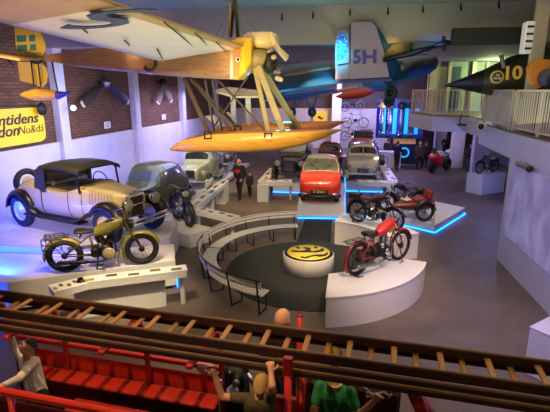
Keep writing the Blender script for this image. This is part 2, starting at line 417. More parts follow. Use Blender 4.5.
# ------------------------------------------------------------------ platforms, desks, benches
def arcpts(c, r, a0, a1, n, z=0):
    return [V((c[0] + r * math.cos(math.radians(a0 + (a1 - a0) * i / n)), c[1] + r * math.sin(math.radians(a0 + (a1 - a0) * i / n)), z)) for i in range(n + 1)]
def platform(label, poly, z, leds=(), mat_=None, z0=0.0, grp=None):
    t = thing('display_platform', label, 'platform', (0, 0, 0), group=grp)
    p = [V((q[0], q[1], z0 + .1)) for q in poly]
    G().slab(p, z - .1 - z0, nrm=(0, 0, 1)).build('deck', mat_ or white, t)
    c = sum((q for q in p), V((0, 0, 0))) / len(p)
    G().slab([V((c.x + (q.x - c.x) * .96, c.y + (q.y - c.y) * .96, z0)) for q in p], .1, nrm=(0, 0, 1)).build('plinth_base', darkmetal, t)
    for i in leds:
        a, b = p[i], p[(i + 1) % len(p)]
        d = (b - a).normalized(); n = d.cross(V((0, 0, 1)))
        if n.dot((a + b) / 2 - c) < 0: n = -n
        G().beam(a + n * .02 + V((0, 0, -.05)), b + n * .02 + V((0, 0, -.05)), .03, .05).build('light_strip', blue_led, t)
    return t
deckm = M('deck_grey_white', '#c4c2c6', .5, noise=.05, scale=3)
# two-step platform of the roadster and the olive motorcycle
platform('high grey-white platform under the tan roadster along the left wall', [(-10.2, 9.75), (-7.26, 9.73), (-4.45, 11.0), (-4.75, 12.4), (-10.2, 13.75)], .9, (), deckm)
low = [(-10.2, 8.2), (-7.0, 8.0), (-3.85, 9.75), (-4.3, 10.9), (-7.26, 9.66), (-10.2, 9.68)]
platform('lower white platform step under the olive motorcycle edged with blue light', low, .74, (0, 2), white)
platform('low white platform of the green saloon and pale cars by the left wall', [(-9.6, 14.4), (-5.9, 13.6), (-5.5, 27.5), (-9.4, 27.5)], .28, (), deckm)
platform('white platform under the red and cream bubble car', [(-1.43, 16.3), (.37, 16.45), (.42, 20.9), (-1.55, 20.9)], .5, (0, 1))
platform('platform under the black antique car with blue glow', [(-3.0, 20.6), (-1.62, 20.6), (-1.62, 25), (-3.0, 25)], .45, (0,))
platform('platform under the silver rounded car with blue glow', [(.5, 21.3), (2.2, 21.3), (2.2, 25.6), (.5, 25.6)], .5, (0, 1, 3))
platform('low platform of the sidecar motorcycle ringed by bright blue light', [(1.2, 16.9), (3.42, 15.15), (5.1, 17.8), (3.0, 19.6)], .3, (0, 1, 2, 3), deckm)

RC = (-.58, 11.35)
carpet = M('dark_carpet', '#26282b', .95, noise=.2, scale=60)
g = G().slab(arcpts(RC, 2.35, 0, 355, 70, .0), .016, nrm=(0, 0, 1))
o = g.build('round_carpet', carpet); tag(o, 'round dark grey carpet beneath the drum table inside the bench ring', 'carpet')
o = G().slab([V((-1.2, 13.6, 0)), V((-.1, 13.65, 0)), V((-.1, 17.4, 0)), V((-1.1, 17.4, 0))], .012, nrm=(0, 0, 1)).build('carpet_runner', M('runner_dark', '#17171f', .9, noise=.1, scale=60))
tag(o, 'dark carpet runner leading from the round carpet to the red car', 'carpet')

def ring(label, r0, r1, a0, a1, z, face, ai=None):
    t = thing('curved_plinth', label, 'plinth', (RC[0] - (.12 if ai else 0), RC[1], 0))
    po = arcpts((0, 0), r1, a0, a1, 28) ; pi_ = arcpts((0, 0), r0, a1, a0 if ai is None else ai, 28)
    G().slab(po + pi_, z - .03, nrm=(0, 0, 1)).build('plinth_body', face, t)
    G().slab([p + V((0, 0, z - .03)) for p in arcpts((0, 0), r1 + .015, a0 - .3, a1 + .3, 28) + arcpts((0, 0), r0 - .015, a1 + .3, (a0 if ai is None else ai) - .3, 28)], .03, nrm=(0, 0, 1)).build('plinth_top', white, t)
    return t
ring('white curved plinth under the red motorcycle nearest the fire engine ladder', 1.9, 3.05, -79, -14, .7, white, -71)
ring('blue-white curved plinth under the small dark motorcycle behind the drum table', 2.3, 3.3, 24, 75, .78, white)

# drum table
dt = thing('drum_table', 'low white round table with yellow and black emblem top on the carpet', 'table', (-.68, 11.45, .016))
G().lathe([(.66, 0), (.7, .02), (.7, .44), (.68, .46)], n=56).build('drum_side', white, dt)
G().lathe([(.001, .46), (.66, .46), (.67, .47), (.001, .475)], n=56).build('black_top', ink, dt)
yt = G().lathe([(.001, .474), (.585, .474), (.585, .482), (.001, .484)], n=56).build('yellow_disc', M('disc_yellow', '#e6d24a', .4, noise=.1, scale=6), dt)
def blob(pts, name='emblem_shape'):
    G().slab([V((x, y, .484)) for x, y in pts], .006, nrm=(0, 0, 1)).build(name, ink, yt)
blob([(-.5, -.02), (-.42, .07), (-.24, .04), (-.12, .1), (-.06, .2), (-.2, .3), (-.1, .36), (.06, .28), (.02, .16), (.1, .06), (.3, .18), (.36, .34), (.42, .26), (.4, .1), (.22, -.02), (0, -.04), (-.2, -.06), (-.36, -.08)])
blob([(-.2, -.34), (-.08, -.42), (.04, -.3), (.2, -.18), (.42, -.14), (.5, .02), (.54, -.06), (.48, -.24), (.3, -.34), (.24, -.28), (.1, -.36), (-.02, -.5), (-.14, -.48)])
blob([(-.34, .22), (-.24, .2), (-.3, .38), (-.4, .32)])
blob([(.12, .36), (.22, .3), (.24, .44), (.14, .48)])

# curved slatted benches
def bench(label, a0, a1, legs, backside):
    t = thing('curved_bench', label, 'bench', (RC[0] - .12, RC[1] + .04, 0), group=None)
    k = int(abs(a1 - a0) / 1.9)
    g = G()
    for i in range(k):
        a = math.radians(a0 + (a1 - a0) * (i + .5) / k); d = V((math.cos(a), math.sin(a), 0))
        g.box(d * 2.655 + V((0, 0, .45)), (.36, .062, .024), (0, 0, a))
    g.build('seat_slats', white, t)
    for z in (.70, .80):
        secs = []
        for p in arcpts((0, 0), 2.92, a0, a1, 30):
            d = V((p.x, p.y, 0)).normalized()
            secs.append([p + d * u + V((0, 0, z + w)) for u, w in ((-.012, -.035), (.012, -.035), (.012, .035), (-.012, .035))])
        G().loft(secs, smooth=False).build('back_rail', white, t)
    blackm = darkmetal
    for z, r in ((.425, 2.5), (.425, 2.8)):
        G().tube(arcpts((0, 0), r, a0, a1, 30, z), .014, 6).build('seat_rail', blackm, t)
    for a in legs:
        ar = math.radians(a); d = V((math.cos(ar), math.sin(ar), 0)); z = V((0, 0, 1))
        G().tube([d * 2.5 + z * .43, d * 2.5 + z * .012, d * 2.82 + z * .012, d * 2.88 + z * .45, d * 2.95 + z * .86], .022, 6).build('leg_frame', blackm, t)
    G().tube(arcpts((0, 0), 2.955, a0, a1, 30, .86), .015, 6).build('back_tube', blackm if backside else white, t)
bench('white slatted curved bench arc behind the drum table', 101, 176, (103, 120, 137, 154, 172), False)
bench('white slatted curved bench arc nearest the olive motorcycle desk', 178, 254, (182, 200, 218, 236, 252), True)

# white information desks
platem = M('plate_print', '#5c5340', .5); yplate = M('plate_yellow', '#9a8a2a', .5)
def desk(label, arms, z, panels=(), legs=(), nplate=5, plates=True):
    t = thing('information_desk', label, 'desk', (0, 0, 0))
    for a, b, w, ap in arms:
        a, b = V((*a, 0)), V((*b, 0)); d = (b - a).normalized(); n = V((-d.y, d.x, 0))
        q = [a - n * w / 2, b - n * w / 2, b + n * w / 2, a + n * w / 2]
        top = G().slab([p + V((0, 0, z - .03)) for p in q], .03, nrm=(0, 0, 1)).build('desk_top', white, t)
        c = (a + b) / 2
        G().slab([c + (p - c) * .985 + V((0, 0, z - .03 - ap)) for p in q], ap, nrm=(0, 0, 1)).build('apron', white, t)
        L = (b - a).length
        for i in range(nplate):
            f = (i + .5) / nplate; p = a + d * (L * f) + n * (.04 if i % 2 else -.05)
            G().box((p.x, p.y, z + .004), (L / nplate * .5, w * .32, .008), (0, 0, math.atan2(d.y, d.x))).build('label_plate', platem if i else yplate, top)
    for x, y, sx, sy, r in panels:
        G().box((x, y, (z - .1) / 2), (sx, sy, z - .1), (0, 0, r), bev=.01).build('side_panel', white, t)
    for x, y in legs:
        G().box((x, y, (z - .1) / 2), (.1, .1, z - .1), bev=.01).build('leg', white, t)
    return t
desk('white information desk in front of the olive motorcycle', [((-5.65, 7.55), (-5.2, 8.05), .42, .12), ((-5.36, 8.0), (-3.3, 9.02), .34, .14)], .9,
     [(-4.6, 8.4, 1.9, .06, .46)], [(-3.4, 8.98)])
desk('white angled information desk beside the dark motorcycle on the box', [((-4.92, 14.3), (-4.92, 18.9), .42, .14), ((-5.0, 14.25), (-3.1, 13.2), .4, .14)], .9,
     [(-4.92, 18.4, .42, .7, 0), (-4.92, 16.4, .4, .08, 0), (-4.9, 14.5, .3, .3, 0)], [(-3.25, 13.3)])
a, b, c = FL(258, 181, .9), FL(292, 180.5, .9), FL(273.5, 168, .9)
desk('white corner desk between the walking man and the red car', [((a.x, a.y), (b.x, b.y), .5, .16), ((a.x + .2, a.y + .2), (c.x, c.y), .42, .12)], .9,
     [(a.x + .25, a.y, .5, .45, 0), (c.x, c.y - .3, .4, .3, 0)], [(b.x - .06, b.y)], 3)
a, b, c = FL(358, 181, .9), FL(396, 181.5, .9), FL(385, 168, .9)
desk('white corner desk in front of the silver car with printed panels', [((a.x, a.y), (b.x, b.y), .5, .16), ((b.x - .1, b.y + .2), (c.x, c.y), .44, .14)], .9,
     [(b.x - .2, b.y, .4, .45, 0), (c.x, c.y - .3, .4, .3, 0)], [(a.x + .06, a.y)], 3)
# plain boxes
def box_plinth(label, c, sx, sy, h, rz=0, m=None, top=None):
    t = thing('box_plinth', label, 'plinth', (c[0], c[1], 0), rz)
    G().box((0, 0, (h - .03) / 2), (sx, sy, h - .03), bev=.012).build('plinth_body', m or white, t)
    G().box((0, 0, h - .015), (sx + .02, sy + .02, .03), bev=.008).build('plinth_top', top or white, t)
    return t
box_plinth('small white box plinth under the front wheel of the dark motorcycle', (-4.5, 13.12), .7, .95, .45, -.5)
box_plinth('white box plinth carrying the rear wheel of the dark motorcycle', (-5.42, 13.98), .5, .8, .45, .85)
box_plinth('white box plinth under the gallery carrying a veteran moped', (7.15, 22.2), 1.6, .9, .95, .6)
p = V((3.93, 7.28, .9)); box_plinth('white display box cut by the right picture edge beyond the ladder', (p.x, p.y), .8, .8, .9, .7)
t = thing('exhibit_wheel', 'black spoked wheel on the white box at the right edge', 'wheel', (p.x + .02, p.y + .22, .9))
G().torus((0, 0, .2), (.4, 1, 0), .17, .03).build('tyre', rubber, t); G().lathe([(.03, -.05), (.05, 0), (.03, .05)], (0, 0, .2), (.4, 1, 0)).build('hub', steel, t)
for i in range(6):
    a = PI * i / 3; d = V((math.cos(a) * .93, -math.cos(a) * .37, math.sin(a))) * .17
    G().tube([(0, 0, .2), d + V((0, 0, .2))], .008, 5).build('spoke', steel, t)
p = FL(381.5, 179, 0); p = AY(381.5, 165, 22.6)
box_plinth('slim white pedestal holding a dark engine right of the silver car', (p.x, 22.6), .45, .45, 1.15)
t = thing('display_engine', 'small dark engine standing on the slim white pedestal', 'engine', (p.x, 22.6, 1.15))
G().box((0, 0, .12), (.3, .3, .24), bev=.04).build('crankcase', darkmetal, t)
cy = G()
for i in range(6): cy.lathe([(.13, .24 + i * .05), (.13, .27 + i * .05), (.09, .272 + i * .05), (.09, .29 + i * .05)], n=14)
cy.build('cylinder', steel, t); G().tube([(.1, 0, .45), (.25, 0, .4), (.27, 0, .1)], .03).build('exhaust_pipe', chrome, t)
p = AY(283, 165, 22.8)
box_plinth('slim white pedestal left of the black antique car', (p.x, 22.8), .42, .42, 1.35)
t = thing('toy_car', 'small red and white model on the slim pedestal by the black car', 'model', (p.x, 22.8, 1.35))
G().ball((0, 0, .16), (.22, .16, .12)).build('body', redp, t); G().ball((.02, 0, .27), (.13, .12, .08)).build('roof', white, t)
for sx in (-.12, .12):
    for sy in (-.14, .14): G().lathe([(.06, -.02), (.06, .02)], (sx, sy, .06), (0, 1, 0), 12).build('wheel', rubber, t)
# low white walls at the far end
for x0, x1, Y, h, w in ((-2.2, .9, 27.0, .95, 'behind the antique car'), (1.5, 4.0, 29.0, 1.0, 'behind the silver car'), (-3.4, -1.6, 30, 1.2, 'far back under the float')):
    t = box_plinth('long low white display wall ' + w, ((x0 + x1) / 2, Y), x1 - x0, .8, h)
# ------------------------------------------------------------------ motorcycles
def arcfender(g, c, R, a0, a1, w, th=.012, m=0, n=16, dome=None):
    """curved mudguard round an axle along y; angles from +x over the top"""
    dome = min(.03, w * .18) if dome is None else dome
    secs = []
    for i in range(n + 1):
        a = math.radians(a0 + (a1 - a0) * i / n); d = V((math.cos(a), 0, math.sin(a)))
        out = []
        prof = [(-w / 2, -dome * 1.2), (-w / 2.3, -dome * .2), (-w / 4, dome * .7), (0, dome), (w / 4, dome * .7), (w / 2.3, -dome * .2), (w / 2, -dome * 1.2)]
        for y, h in prof: out.append(V(c) + d * (R + h) + V((0, y, 0)))
        for y, h in reversed(prof): out.append(V(c) + d * (R + h - th) + V((0, y * .96, 0)))
        secs.append(out)
    return g.loft(secs, m)
def bikewheel(t, x, R, tr, rimm, spokem, nsp=18, hubw=.12, y=0, drum=.07, name='wheel', tyrem=None):
    w = G().torus((x, y, R), (0, 1, 0), R - tr, tr, 36, 8).build(name, tyrem or rubber, t)
    g = G().torus((x, y, R), (0, 1, 0), R - 2 * tr - .005, .014, 36, 6, ry=tr * .7)
    g.lathe([(.02, -hubw / 2), (drum, -hubw / 2 + .01), (drum, -.02), (.03, 0), (drum * .8, .03), (.02, hubw / 2)], (x, y, R), (0, 1, 0), 14)
    g.build('rim', rimm, w)
    s = G()
    for i in range(nsp):
        a = 2 * PI * i / nsp; b = a + (.35 if i % 2 else -.35); e = .045 if i % 4 < 2 else -.045
        s.tube([(x + math.cos(b) * drum * .8, y + e, R + math.sin(b) * drum * .8), (x + math.cos(a) * (R - 2 * tr), y, R + math.sin(a) * (R - 2 * tr))], .004, 3)
    s.build('spokes', spokem, w)
    return w
def cylinder_fins(base, axis, r, h, n=7):
    g = G(); p = []
    for i in range(n):
        z = h * i / n; p += [(r, z), (r, z + h / n * .45), (r * .72, z + h / n * .5), (r * .72, z + h / n * .98)]
    g.lathe(p + [(r * .9, h), (r * .8, h + .05), (r * .3, h + .07), (.001, h + .07)], base, axis, 16)
    return g
def motorcycle(name, label, rear, front, wb, R, tr, c, group=None, style='old', cat='motorcycle', rack=True, lamp=True, nsp=18, vtwin=False, pann=False, box=False, stand='side'):
    rear, front = V(rear), V(front); d = front - rear; rz = math.atan2(d.y, d.x); mid = (rear + front) / 2
    t = thing(name, label, cat, mid, rz, group)
    fm, tm, sm_, em, rm, sd = c['frame'], c['tank'], c['fender'], c.get('engine', steel), c.get('rim', darkmetal), c.get('seat', leather)
    s = R / .34; h = wb / 2
    xf, xr = h, -h
    bikewheel(t, xr, R, tr, rm, c.get('spoke', steel), nsp); bikewheel(t, xf, R, tr, rm, c.get('spoke', steel), nsp)
    H1 = V((h - .30 * s, 0, .92 * s)); H0 = V((h - .24 * s, 0, .76 * s)); AX_ = V((xf, 0, R)); S = V((-.17 * s, 0, .36 * s)); J = V((-.24 * s, 0, .70 * s)); DB = V((.2 * s, 0, .28 * s)); AR = V((xr, 0, R))
    g = G(); tb = .018 * s
    g.tube([H1 + V((.02, 0, .02)), H0], tb * 1.5); g.tube([H1, J], tb); g.tube([H0, DB, S + V((0, 0, -.1 * s)), S], tb); g.tube([J, S], tb)
    for y in (-.08, .08):
        g.tube([S + V((0, y * .4, -.06 * s)), AR + V((0, y, 0))], tb * .75); g.tube([J + V((0, y * .4, 0)), AR + V((0, y, 0))], tb * .7)
    g.build('frame', fm, t)
    g = G()
    for y in (-.075 * s, .075 * s): g.tube([H1 + V((.03, y, .03)), H0 + V((.05, y, 0)), AX_ + V((0, y, 0))], .016 * s)
    g.box(H1 + V((.03, 0, .02)), (.06, .2 * s, .03)); g.box(H0 + V((.05, 0, 0)), (.06, .18 * s, .03)); g.tube([AX_ + V((0, -.1, 0)), AX_ + V((0, .1, 0))], .012)
    g.build('fork', fm, t)
    g = G(); hw = c.get('barw', .36) * s
    g.tube([H1 + V((-.28 * s, -hw, .14 * s)), H1 + V((-.06 * s, -hw * .75, .2 * s)), H1 + V((.04, -.1, .08 * s)), H1 + V((.04, .1, .08 * s)), H1 + V((-.06 * s, hw * .75, .2 * s)), H1 + V((-.28 * s, hw, .14 * s))], .013 * s)
    hb = g.build('handlebar', c.get('bar', steel), t)
    for y in (-hw, hw): G().tube([H1 + V((-.18 * s, y * .92, .163 * s)), H1 + V((-.3 * s, y * 1.01, .135 * s))], .019 * s).build('grip', rubber, hb)
    # tank
    secs = []; x0, x1 = J.x + .1 * s, H1.x - .02
    for i in range(9):
        f = i / 8; x = x0 + (x1 - x0) * f; w = .135 * s * math.sin(PI * min(1, .12 + f * .75)) ** .7; hh = c.get('tankh', .10) * s * (.45 + .75 * math.sin(PI * (.1 + .72 * f)))
        zc = J.z + .07 * s + (H1.z - J.z) * .72 * f
        secs.append([V((x, w * math.cos(a), zc + hh * math.sin(a))) for a in [2 * PI * j / 14 for j in range(14)]])
    tk = G().loft(secs).build('fuel_tank', tm, t)
    G().lathe([(.03 * s, 0), (.03 * s, .02), (.001, .025)], ((x0 + x1) / 2 + .05, 0, J.z + .2 * s + .02), n=12).build('filler_cap', chrome, tk)
    # engine
    e = G().lathe([(.05, -.13 * s), (.13 * s, -.12 * s), (.15 * s, -.03 * s), (.15 * s, .03 * s), (.13 * s, .12 * s), (.05, .13 * s)], (.04 * s, 0, .38 * s), (0, 1, 0), 20)
    e.box((-.14 * s, 0, .36 * s), (.2 * s, .18 * s, .2 * s), bev=.04); e = e.build('engine', em, t)
    ax = [(.42, .0, .9), (-.36, 0, .93)] if vtwin else [(.12, 0, 1)]
    for a in ax: cylinder_fins((.04 * s + a[0] * .12 * s, 0, .38 * s + a[2] * .12 * s), a, .085 * s, .2 * s).build('cylinder', c.get('cyl', em), e)
    G().ball((-.06 * s, -.1 * s, .52 * s), (.05 * s, .05 * s, .06 * s)).build('carburettor', chrome, e)
    G().lathe([(.001, -.02), (.075 * s, -.015), (.075 * s, .015), (.001, .02)], (.06 * s, -.15 * s, .38 * s), (0, 1, 0), 16).build('timing_cover', c.get('cover', chrome), e)
    ex = G().tube([(.12 * s, -.08 * s, .6 * s), (.24 * s, -.11 * s, .5 * s), (.2 * s, -.13 * s, .26 * s), (-.1 * s, -.14 * s, .2 * s), (-.3 * s, -.14 * s, .21 * s)], .02 * s)
    ex.tube([(-.28 * s, -.14 * s, .21 * s), (-.36 * s, -.14 * s, .22 * s), (-.78 * s, -.15 * s, .25 * s), (-.84 * s, -.15 * s, .26 * s)], [.022 * s, .042 * s, .042 * s, .02 * s]); ex.build('exhaust_pipe', c.get('exh', steel), t)
    # chain guard
    G().beam((-.12 * s, .1 * s, .45 * s), (xr + .05, .1, R + .1 * s), .02, .07 * s).build('chain_guard', sm_, t)
    # mudguards
    fw = c.get('fw', tr * 2 + .05)
    arcfender(G(), (xr, 0, R), R + .035, c.get('rf0', 25), c.get('rf1', 200), fw).build('mudguard', sm_, t)
    arcfender(G(), (xf, 0, R), R + .035, c.get('ff0', 20), c.get('ff1', 205), fw).build('mudguard', sm_, t)
    # saddle
    secs = []
    for f, w, th in ((0, .10, .035), (.15, .15, .05), (.4, .14, .05), (.7, .06, .045), (1, .03, .025)):
        x = J.x - .26 * s + .4 * s * f; secs.append([V((x, w * s * math.cos(a), J.z + .09 * s + .03 * s * (1 - f) + th * s * math.sin(a))) for a in [2 * PI * j / 12 for j in range(12)]])
    sdl = G().loft(secs).build('saddle', sd, t)
    for y in (-.08, .08): G().tube([(J.x - .18 * s, y * s, J.z + .1 * s), (J.x - .16 * s, y * s, J.z - .02 * s)], .018 * s).build('spring', steel, sdl)
    if lamp:
        hl = G().lathe([(.03, -.1 * s), (.075 * s, -.05 * s), (.092 * s, .03 * s), (.088 * s, .05 * s)], H1 + V((.13 * s, 0, -.04 * s)), (1, 0, -.05), 16).build('headlamp', c.get('lampm', chrome), t)
        G().lathe([(.084 * s, .05 * s), (.05 * s, .065 * s), (.001, .07 * s)], H1 + V((.13 * s, 0, -.04 * s)), (1, 0, -.05), 16).build('lens', M('lamp_lens', '#8f8872', .12, noise=0), hl)
    if rack:
        g = G(); zz = 2 * R + .07
        for y in (-.11, -.04, .04, .11): g.tube([(xr + .12, y * s, zz), (xr - .32 * s, y * s, zz)], .009)
        for x in (xr + .12, xr - .1, xr - .32 * s): g.tube([(x, -.12 * s, zz), (x, .12 * s, zz)], .009)
        for y in (-.1, .1): g.tube([(xr - .25 * s, y * s, zz), (xr, y * s, R)], .009)
        rk = g.build('luggage_rack', c.get('rack', fm), t)
        if pann:
            for y in (-.2, .2):
                pg = G()
                for dz in (0, -.12, -.24): pg.tube([(xr + .0, y * s, zz + dz), (xr - .34 * s, y * s, zz + dz), (xr - .34 * s, y * .5 * s, zz + dz)], .01)
                for dx in (0, -.17, -.34): pg.tube([(xr + dx * s, y * s, zz), (xr + dx * s, y * s, zz - .24)], .01)
                pg.build('pannier_frame', darkmetal, rk)
        if box: G().box((xr - .1, 0, zz + .08), (.34, .3, .16), bev=.02).build('tool_box', leather, rk)
    g = G()
    if stand == 'rear':
        for y in (-.13, .13): g.tube([(xr, y * .8, R), (xr - .1, y, .01), (xr + .06, y, .01)], .014)
        g.tube([(xr - .1, -.13, .012), (xr - .1, .13, .012)], .012)
    else:
        for y in (-.05, .16): g.tube([(-.12 * s, y * .4, .3 * s), (-.16 * s, y * 1.3, .012), (-.05 * s, y * 1.4, .012)], .014)
    g.build('stand', darkmetal, t)
    g = G()
    for y in (-1, 1): g.tube([(.0, y * .1 * s, .24 * s), (.0, y * .26 * s, .24 * s)], .02 * s)
    g.build('footrest', rubber, t)
    return t
olive = M('olive_paint', '#736c30', .4, noise=.08, coat=.3); oliveeng = M('engine_cream', '#b8a878', .4, .4)
tire_ol = M('olive_dark', '#4a4522', .5)
def seg(p0, p1, z): return FL(*p0, z), FL(*p1, z)
a, b = seg((67, 272), (143, 264), .74)
mc = motorcycle('military_motorcycle', 'olive green vintage motorcycle with dark pannier rack on the lower platform step', a, b, (b - a).length, .4, .062,
    dict(frame=tire_ol, tank=olive, fender=olive, engine=darkmetal, cyl=darkmetal, cover=oliveeng, rim=darkmetal, rack=darkmetal, rf0=40, rf1=190, ff0=15, ff1=215, tankh=.13, exh=darkmetal, lampm=darkmetal), vtwin=True, pann=True)
eng = [o for o in mc.children if o.name.startswith('engine')][0]
G().lathe([(.001, -.03), (.12, -.03), (.15, 0), (.12, .03), (.001, .04)], (.12, -.2, .42), (0, 1, 0), 18).build('round_air_cleaner', oliveeng, eng)
G().box((.32, -.0, .38), (.05, .26, .46), (0, .15, 0), bev=.02).build('leg_shield', olive, mc)
b = FL(189, 227, .45); a = b + V((-.78, .92, 0))
motorcycle('roadster_motorcycle', 'black chrome motorcycle standing on white boxes behind the olive motorcycle', a, b, (b - a).length, .42, .06,
    dict(frame=black, tank=M('tank_deep_blue', '#1a1c3c', .25, coat=.5), fender=black, engine=steel, rim=M('rim_blue', '#3b4468', .3, .8)), rack=False)
a, b = FL(-46, 300, .74) + V((-.62, .0, 0)), FL(-9, 291, .74) + V((-.62, .0, 0))
motorcycle('black_motorcycle', 'black motorcycle almost wholly cut off by the left picture edge on the lower platform step', a, b, 1.25, .36, .055, dict(frame=black, tank=black, fender=black, engine=darkmetal), rack=False)
darkred = M('oxblood_paint', '#8f1c14', .35, coat=.3); 
a, b = seg((357, 275), (399, 260), .7)
redm = motorcycle('red_motorcycle', 'bright red veteran motorcycle on the curved plinth nearest the ladder', a, b, (b - a).length, .39, .036,
    dict(frame=darkred, tank=M('tank_red', '#c8261b', .3, coat=.4), fender=darkred, engine=darkmetal, cyl=steel, rim=darkmetal, spoke=darkmetal, rack=darkmetal, fw=.085, bar=steel, rf0=35, rf1=215, ff0=10, ff1=100, barw=.3), lamp=True, stand='rear', nsp=24)
G().box((.22, -.13, .93), (.2, .012, .1), (0, -.25, 0), bev=.004).build('tank_badge', M('badge_gold', '#c9a23a', .35, .5), redm)
g = G()
for y in (-.1, .1): g.tube([(.62, y, .37), (.72, y * 1.4, .01), (.6, y * 1.4, .01)], .014)
g.build('front_stand', darkmetal, redm)
a, b = seg((357, 222), (393, 231), .78)
motorcycle('veteran_motorcycle', 'small dark maroon motorcycle with cream pillion box on the rear curved plinth', a, b, (b - a).length, .35, .034,
    dict(frame=darkmetal, tank=M('tank_maroon', '#451312', .35), fender=black, engine=darkmetal, rim=M('rim_bluegrey', '#4b4e68', .4, .5), seat=M('saddle_brown', '#5c2a22', .6)), rack=True, box=True, lamp=False, nsp=20, stand='rear')
# sidecar outfit
a, b = FL(426, 213, .3), FL(394, 216, .3)
a, b = V((3.15, 17.15, .3)), V((1.95, 16.75, .3))
sc_ = motorcycle('sidecar_motorcycle', 'black vintage motorcycle with a dark red sidecar on the blue-lit low platform', a, b, (b - a).length, .37, .05,
    dict(frame=black, tank=M('tank_brown', '#2b1512', .3), fender=black, engine=steel, rim=darkmetal), rack=True, vtwin=True)
maroon = M('sidecar_red', '#661a15', .4, coat=.3)
car = D.objects.new('sidecar', None); COL.objects.link(car); car.parent = sc_; car.location = (-.1, 1.0, 0)
D.objects.remove(car)
secs = []
for x, w, z0, z1 in ((.95, .05, .5, .56), (.75, .16, .4, .62), (.4, .27, .32, .68), (0, .31, .3, .7), (-.4, .3, .3, .72), (-.6, .26, .36, .74)):
    secs.append([V((x, 1.0 + w * math.cos(a), (z0 + z1) / 2 + (z1 - z0) / 2 * math.sin(a))) for a in [2 * PI * j / 16 for j in range(16)]])
sb = G().loft(secs).build('sidecar', maroon, sc_)
G().box((-.45, 1.0, .86), (.16, .5, .34), (0, -.25, 0), bev=.05).build('seat_back', M('seat_red', '#7a1d1a', .6), sb)
G().box((-.1, 1.0, .7), (.5, .42, .1), bev=.04).build('seat_cushion', M('seat_red', '#7a1d1a', .6), sb)
G().box((.35, .98, .705), (.26, .3, .012), (0, .1, 0)).build('number_plate', M('plate_cream', '#d8c690', .4), sb)
w = G().torus((-.1, 1.5, .36), (0, 1, 0), .3, .055, 32, 8).build('sidecar_wheel', rubber, sb)
G().lathe([(.02, -.06), (.07, 0), (.02, .06)], (-.1, 1.5, .36), (0, 1, 0)).build('hub', steel, w)
g = G()
for i in range(12):
    q = 2 * PI * i / 12; g.tube([(-.1, 1.5, .36), (-.1 + .26 * math.cos(q), 1.5, .36 + .26 * math.sin(q))], .005, 3)
g.build('spokes', steel, w)
arcfender(G(), (-.1, 1.5, .36), .39, 10, 175, .16).build('sidecar_mudguard', black, sb)
g = G(); g.tube([(.3, 0, .3), (.35, .75, .32)], .02); g.tube([(-.4, 0, .32), (-.4, .75, .3)], .02); g.tube([(-.1, .9, .3), (-.1, 1.5, .36)], .02); g.build('sidecar_strut', black, sc_)
g = G()
for x0, y0 in ((1.25, 16.95), (3.42, 15.2), (5.05, 17.75)): pass
bm_ = thing('rope_barrier', 'thin steel rope barrier with posts around the sidecar platform', 'barrier', (0, 0, 0))
pp = [V((2.36, 16.05, .3)), V((3.38, 15.25, .3)), V((5.03, 17.75, .3))]
for q in pp: G().tube([q, q + V((0, 0, .75))], .012).build('post', steel, bm_)
G().tube([pp[0] + V((0, 0, .72)), pp[1] + V((0, 0, .72)), pp[2] + V((0, 0, .72))], .004, 5).build('cord', steel, bm_)
# veteran moped on the gallery box
a, b = FL(481, 173, .95), FL(474.5, 174.5, .95)
a, b = V((7.52, 22.42, .95)), V((6.72, 21.9, .95))
motorcycle('veteran_moped', 'dark veteran moped with pale saddle on the white box under the gallery', a, b, (b - a).length, .29, .03,
    dict(frame=black, tank=M('moped_green', '#5c6a4a', .4), fender=black, engine=steel, rim=steel, seat=M('saddle_pale', '#c7c3a0', .6)), rack=True, lamp=False)
# modern sports bike
t = thing('sports_bike', 'red and white modern sports motorcycle parked on the floor under the gallery', 'motorcycle', (6.2, 27.7, 0), math.radians(228), None, 1.2)
whitebike = M('bike_white', '#d9d6d2', .3, coat=.5); redbike = M('bike_red', '#c01a22', .3, coat=.5)
bikewheel(t, .7, .32, .085, darkmetal, darkmetal, 10, drum=.12); bikewheel(t, -.7, .32, .095, darkmetal, darkmetal, 10, drum=.12)
def blobloft(secs): return G().loft([[V((x, w * math.cos(a), (z0 + z1) / 2 + (z1 - z0) / 2 * math.sin(a))) for a in [2 * PI * j / 14 for j in range(14)]] for x, w, z0, z1 in secs])
blobloft([(.92, .03, .72, .8), (.85, .16, .6, .98), (.65, .24, .42, 1.08), (.4, .24, .3, 1.0), (.1, .2, .28, .8), (-.1, .12, .34, .6)]).build('fairing', redbike, t)
blobloft([(.45, .1, .86, .98), (.25, .17, .78, 1.08), (0, .17, .76, 1.05), (-.15, .12, .78, .92)]).build('fuel_tank', whitebike, t)
blobloft([(-.1, .12, .74, .86), (-.4, .16, .78, .9), (-.7, .14, .9, 1.06), (-.95, .05, 1.0, 1.08)]).build('tail_fairing', whitebike, t)
G().box((-.28, 0, .9), (.4, .24, .06), (0, .05, 0), bev=.025).build('seat', leather, t)
G().slab([V((.8, -.14, .98)), V((.8, .14, .98)), V((.6, .12, 1.24)), V((.6, -.12, 1.24))], .012).build('windscreen', glass, t)
G().tube([(.52, -.36, 1.02), (.55, 0, 1.06), (.52, .36, 1.02)], .016).build('handlebar', black, t)
g = G()
for y in (-.1, .1): g.tube([(.52, y, 1.0), (.7, y, .32)], .025); 
g.build('fork', steel, t); G().box((0, 0, .45), (.5, .3, .34), bev=.06).build('engine', darkmetal, t); G().tube([(0, -.18, .3), (-.5, -.2, .35), (-.95, -.2, .62)], [.03, .05, .05]).build('exhaust_pipe', steel, t)
for y in (-.12, .12): G().ball((.86, y * .7, .86), (.04, .05, .04)).build('headlamp', whitebike, t)
